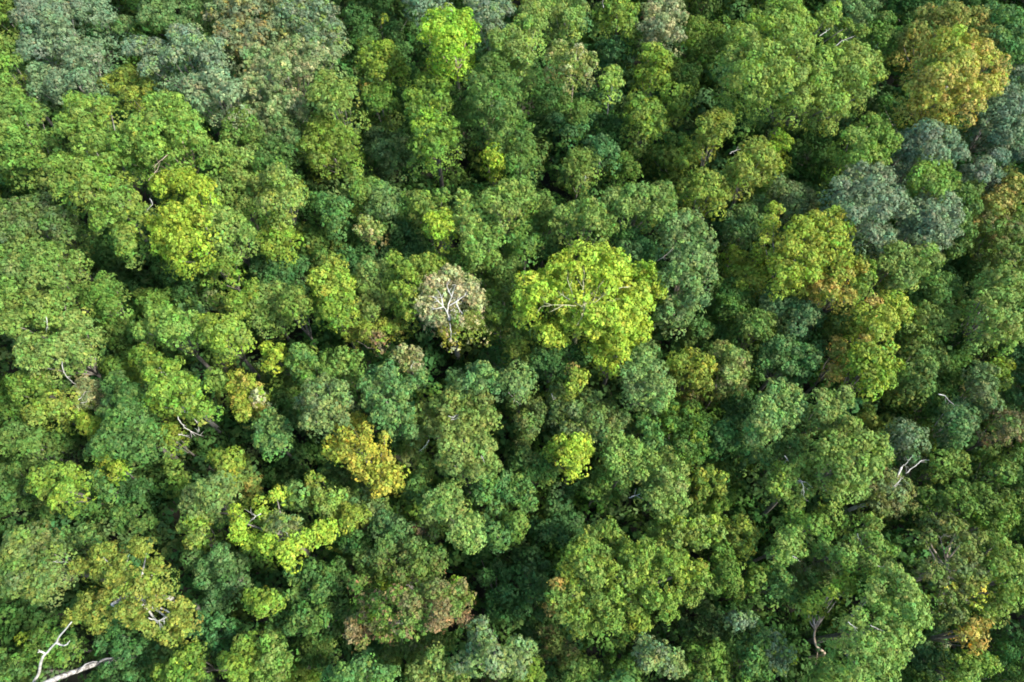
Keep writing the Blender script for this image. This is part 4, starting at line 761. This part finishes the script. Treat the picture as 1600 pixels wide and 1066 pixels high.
def relations(t):
    ds = sorted(((np.linalg.norm(m["c"] - t["c"]), m) for m in marks if m is not t), key=lambda z: z[0])
    near = ds[:9]
    out = []
    for i in range(len(near)):
        for j in range(i + 1, len(near)):
            a, b = near[i][1], near[j][1]
            u, v = a["c"] - t["c"], b["c"] - t["c"]
            cs = float(u @ v / (np.linalg.norm(u) * np.linalg.norm(v) + 1e-9))
            if cs < -0.75:
                out.append((near[i][0] + near[j][0] + 90 * (1 + cs), f"between the {a['ref']} and the {b['ref']}"))
    for d, a in near[:4]:
        dv = t["c"] - a["c"]
        if abs(dv[1]) > 1.6 * abs(dv[0]):
            out.append((1.6 * d + 25, f"just {'below' if dv[1] > 0 else 'above'} the {a['ref']} in the photo"))
        out.append((2.2 * d + 40, f"beside the {a['ref']}"))
    return [s for _, s in sorted(out, key=lambda z: z[0])]


used = set()
for t in trees:
    if t["lab"]:
        used.add(t["lab"])
for i, t in enumerate(trees):
    if i in low or t["lab"]:
        continue
    d = describe(t)
    for r_ in relations(t):
        s = f"{d} {r_}"
        if s not in used and len(s.replace("-", " ").split()) <= 16:
            break
    used.add(s)
    t["lab"] = s


def kind_name(t):
    if t["blossom"]:
        return "flowering_tree"
    if t["main"] == "p":
        return "half_bare_tree"
    return "broadleaf_tree" if t["tier"] > 2 else "understory_tree"


stats = [0, 0]
low_lobes = []


def build(t):
    z0 = TIER[t["tier"]] + rng.uniform(-0.6, 0.6)
    cx, cy = t["c"]
    lob = []
    for (x, y, r, cl) in t["lobes"]:
        dd = math.hypot(x - cx, y - cy) / max(t["size"] * 0.5, 20)
        zz = z0 + (1.5 - 3.0 * dd * dd - .4 * dd) * min(1.15, t["size"] / 90) + rng.uniform(-1.6, 1.1) * min(1.0, .3 + len(t["lobes"]) / 12)
        p = at(x, y, zz)
        lob.append((p[0], p[1], p[2], r * mpp(x, y, zz) * 0.94, cl))
    # smaller tufts breaking the outline, and the deeper, shaded layers of the crown
    more = []
    for (x, y, z, r, cl) in lob:
        if rng.random() < .5:
            a = rng.random() * 6.28
            k = rng.uniform(.62, .9)
            more.append((x + math.cos(a) * r * k, y + math.sin(a) * r * k, z - r * rng.uniform(.1, .7), r * rng.uniform(.40, .62), cl))
        a = rng.random() * 6.28
        k = rng.uniform(0, .5)
        more.append((x + math.cos(a) * r * k, y + math.sin(a) * r * k, z - r * rng.uniform(1.9, 2.7), r * rng.uniform(.85, 1.15), cl))
    return z0, lob, more


def sub_lobes(t, lob):
    """Every lobe of the crown is itself a cushion of smaller tufts."""
    out = []
    for (x, y, z, r, cl) in lob:
        if r < .75 or (t["tex"] == "m" and r < 1.3):
            out.append((x, y, z, r, cl))
            continue
        m = int(rng.integers(6, 9)) + (2 if r > 1.9 else 0) + (3 if r > 2.5 else 0)
        i = np.arange(m) + .5
        zz = 1 - i / m * 1.25
        ph = i * 2.39996 + rng.random() * 6.28
        q = 1.12 / math.sqrt(m)
        flat = rng.uniform(.55, .85)
        for k in range(m):
            s_ = math.sqrt(max(0, 1 - zz[k] ** 2))
            rr = r * q * rng.uniform(.85, 1.25)
            d = (r - rr * .8) * rng.uniform(.88, 1.14)
            out.append((x + d * s_ * math.cos(ph[k]), y + d * s_ * math.sin(ph[k]), z + d * flat * zz[k] + rng.uniform(-.12, .12) * r, rr, cl))
    return out


def crown_leaves(t, lob, more):
    wv = .4 if t["ref"] or t["lab"] else 1.0
    tint = np.exp(rng.normal(0, .10 * wv)) * np.exp(rng.normal(0, (.055 * wv, .02, .06)))   # no two trees quite alike
    V1, C1 = foliage(sub_lobes(t, lob), t["tex"], t["main"], t["second"], t["frac"], tint=tint)
    V2, C2 = foliage(more, t["tex"], t["main"], t["second"], t["frac"], cover=.65, scale=1.5, tint=tint)
    return np.concatenate((V1, V2)), np.concatenate((C1, C2))


def make_tree(t):
    z0, lob, more = build(t)
    ctr = at(t["c"][0], t["c"][1], z0)
    root = bpy.data.objects.new(kind_name(t), None)
    col.objects.link(root)
    root.empty_display_size = 0.5
    root["label"], root["category"], root["group"] = t["lab"], "tree", "trees of the rainforest canopy"
    Rm = float(np.mean([l[3] for l in lob]))
    # limbs seen in the photo
    paths, stem = [], None
    for lm in t["limbs"]:
        P = []
        for (x, y, h) in lm:
            hz = z0 + (h * 0.22 + 0.45 * Rm if h > 0 else h)
            P.append(at(x, y, hz))
        if lm[-1][2] <= -8 and stem is None:
            stem = P
        else:
            paths.append(P)
    tr = 0.10 + 0.011 * z0 * min(1.4, t["size"] / 90)
    bx, by = (stem[-1][0], stem[-1][1]) if stem else (ctr[0] + rng.uniform(-.5, .5), ctr[1] + rng.uniform(-.3, .5))
    root.location = (bx, by, 0)
    off = np.array((bx, by, 0.0))
    if stem:
        pts = [np.array((bx, by, -0.6)), np.array((bx, by, z0 * .25))] + [np.array(p) for p in reversed(stem)] + [ctr - np.array((0, 0, .8))]
    else:
        pts = [np.array((bx, by, -0.6)), np.array((bx + rng.uniform(-.3, .3), by + rng.uniform(-.3, .3), z0 * .45)), ctr - np.array((0, 0, 1.2 * Rm + .4))]
        up = [P for P, lm in zip(paths, t["limbs"]) if lm[0][2] > 0]
        if up and len(paths) > 2:
            pts.append(np.array(up[0][0]))
    pts = smooth_path(pts, 4)
    rad = [tr * (1.35 if k == 0 else 1.0) * (1 - 0.62 * k / (len(pts) - 1)) for k in range(len(pts))]
    if stem:
        rad = [r * .55 for r in rad]
        tr *= .6
    v, f = [], []
    tube([p - off for p in pts], rad, 8, v, f)
    fork = pts[int(len(pts) * .66)]
    for k in rng.permutation(len(lob))[:9]:
        l = np.array(lob[k][:3])
        e = l + np.array((0, 0, -.55 * lob[k][3]))
        mid = (fork + e) / 2 + np.array((0, 0, -.7))
        P = smooth_path([fork, mid, e], 3, .05)
        tube([p - off for p in P], [tr * .42 * (1 - .75 * i / (len(P) - 1)) for i in range(len(P))], 5, v, f)
    link("trunk", py_mesh("trunk", v, f, BARK[t["bark"]]), root)
    for P, lm in zip(paths, [l for l in t["limbs"] if not (stem is not None and l[-1][2] <= -8)]):
        big = 0.085 if t["main"] == "p" else 0.045 if lm[0][2] > 0 and len(lm) < 4 else 0.07
        v, f = [], []
        Q = smooth_path([np.array(p) - off for p in P], 4, .03)
        n = len(Q)
        tube(Q, [big * (1 - .72 * i / (n - 1)) for i in range(n)], 6, v, f)
        # twigs
        for _ in range(max(1, len(P))):
            i = int(rng.integers(n // 3, n))
            dr = Q[min(i + 1, n - 1)] - Q[max(i - 1, 0)]
            dr = unit(dr + rng.normal(0, .8 * np.linalg.norm(dr), 3))
            ln = rng.uniform(.5, 1.1)
            P2 = [Q[i], Q[i] + dr * ln * .5 + rng.normal(0, .06, 3), Q[i] + dr * ln]
            tube(P2, [big * .4, big * .3, big * .12], 4, v, f)
        link("limb", py_mesh("limb", v, f, BARK["w" if t["bark"] == "g" else t["bark"]]), root)
    V, C = crown_leaves(t, lob, more)
    if paths:
        V, C = cut_near(V, C, paths, 0.36 if t["main"] == "p" else 0.17)
    for (x, y, r) in t["holes"]:
        h = at(x, y, z0)
        V, C = cut_near(V, C, [[h, h + np.array((0, .01, 0))]], r * mpp(x, y, z0))
    stats[0] += len(V)
    link("crown", quad_mesh("crown", V - off, colors=C, material=LEAF), root)
    if t["blossom"]:
        bl = []
        for (x, y, r) in t["blossom"]:
            p = at(x, y, z0 + .9 * Rm)
            bl.append((p[0], p[1], p[2], r * mpp(x, y, z0), ""))
        V, C = foliage(bl, "f", "Y", "a", .15, cover=1.0)
        link("blossom", quad_mesh("blossom", V - off, colors=np.clip(C * 1.5, 0, .8), material=LEAF), root)


for i, t in enumerate(trees):
    if i in low:
        z0, lob, more = build(t)
        low_lobes.append((lob + more, t))
    else:
        make_tree(t)

# ---- the bare dead tree and the pale leaning tree in the bottom corner


def px_path(pts):
    return [at(x, y, z) for (x, y, z) in pts]


def bare_tree(name, label, cat, trunk, tr, limbs, bark):
    P = px_path(trunk)
    base = np.array((P[0][0], P[0][1], 0.0))
    root = bpy.data.objects.new(name, None)
    col.objects.link(root)
    root.location = base
    root["label"], root["category"] = label, cat
    pts = smooth_path([np.array((base[0], base[1], -.5))] + P, 4, .03)
    n = len(pts)
    v, f = [], []
    tube([p - base for p in pts], [tr[0] + (tr[1] - tr[0]) * k / (n - 1) for k in range(n)], 10, v, f)
    link("trunk", py_mesh("trunk", v, f, BARK[bark]), root)
    for lm, r0 in limbs:
        Q = smooth_path(px_path(lm), 4, .03)
        v, f = [], []
        tube([q - base for q in Q], [r0 * (1 - .7 * i / (len(Q) - 1)) for i in range(len(Q))], 6, v, f)
        link("limb", py_mesh("limb", v, f, BARK[bark]), root)


bare_tree("dead_tree", "bare dead tree, a slender forked pale grey stem without leaves beside the broad leaning trunk", "dead tree",
          [(58, 1075, 14), (60, 1055, 16.5), (66, 1030, 19), (71, 1022, 19.6), (86, 1006, 21), (97, 990, 22.4), (112, 972, 24)], (.20, .06),
          [([(71, 1022, 19.6), (66, 1019, 20), (62, 1018, 20.2), (59, 1020, 20.3)], .13),
           ([(62, 1018, 20.2), (61, 1015, 20.6)], .08),
           ([(88, 1004, 21), (96, 1008, 21.2), (104, 1007, 21.6), (109, 1001, 22)], .12),
           ([(104, 1007, 21.6), (107, 1004, 21.9)], .07)], "w")
bare_tree("leaning_tree", "broad pale grey leaning trunk, streaked white, running out of the bottom corner", "leaning tree",
          [(232, 1020, 4), (190, 1030, 9), (150, 1038, 12.5), (110, 1052, 15.5), (75, 1066, 17.5), (25, 1092, 20), (-40, 1125, 24)], (.19, .34),
          [([(150, 1038, 12.5), (165, 1030, 13.6), (180, 1028, 14.2), (192, 1030, 14.6)], .16), ([(120, 1050, 15), (138, 1036, 15.6), (152, 1034, 15.8)], .12)], "s")

# ---- undergrowth: the mass of low growth between and under the trees
def frame_poly(x, y, z):
    u, v = px(np.array((x, y, z)))
    return u, v


VV, CC = [], []
for lob, t in low_lobes:
    V, C = foliage(lob, t["tex"], t["main"], t["second"], t["frac"])
    VV.append(V)
    CC.append(C)
lobes = {k: [] for k in "dgbel"}
step = 2.7
for gy in np.arange(-30, 150, step):
    for gx in np.arange(-125, 126, step):
        x, y = gx + rng.uniform(-1.3, 1.3), gy + rng.uniform(-1.3, 1.3)
        z = 7.0 + 3.0 * math.sin(x * .17 + 1.3 * math.sin(y * .11)) * math.cos(y * .15) + rng.uniform(-4.5, 3.2)
        u, v = frame_poly(x, y, z)
        if u < -160 or u > 1760 or v < -140 or v > 1190:
            continue
        lobes["dgbel"[rng.choice(5, p=[.38, .22, .22, .12, .06])]].append((x, y, z, rng.uniform(1.5, 2.6), ""))
for k, L_ in lobes.items():
    V, C = foliage(L_, "r" if k in "ge" else "c", k, "d", .25, cover=1.1, scale=2.6)
    VV.append(V)
    CC.append(C)
V, C = np.concatenate(VV), np.concatenate(CC)
stats[1] += len(V)
o = link("undergrowth", quad_mesh("undergrowth", V, colors=C, material=LEAF))
o["kind"], o["label"], o["category"] = "stuff", "dim low undergrowth of shrubs and saplings filling the gaps between the trees", "undergrowth"

# ---- the forest going on beyond the frame
VV, CC = [], []
lobes = {k: [] for k in "glodeGb"}
step = 3.6
for gy in np.arange(-48, 215, step):
    for gx in np.arange(-170, 171, step):
        x, y = gx + rng.uniform(-1.6, 1.6), gy + rng.uniform(-1.6, 1.6)
        z = 19.5 + 3.0 * math.sin(x * .21 + 2 * math.sin(y * .13)) * math.cos(y * .19 + 1) + rng.uniform(-1.5, 1.5)
        u, v = frame_poly(x, y, z)
        if -26 < u < 1626 and -22 < v < 1090:
            continue
        r_ = rng.uniform(1.3, 3.0)
        z += (r_ - 2.1) * 1.6
        lobes["glodeGb"[int(3.5 + 3.49 * math.sin(x * .083 + 3 * math.sin(y * .061)) * math.cos(y * .097))]].append((x, y, z, r_, ""))
for k, L_ in lobes.items():
    if L_:
        V, C = foliage(L_, "f", k, "g", .3, cover=1.1, scale=2.9)
        VV.append(V)
        CC.append(C)
V, C = np.concatenate(VV), np.concatenate(CC)
stats[1] += len(V)
o = link("surrounding_forest", quad_mesh("surrounding_forest", V, colors=C, material=LEAF))
o["kind"], o["label"], o["category"] = "stuff", "rainforest canopy carrying on beyond the edges of the view", "forest"
print("LEAVES", stats, "trees", len(trees) - len(low))
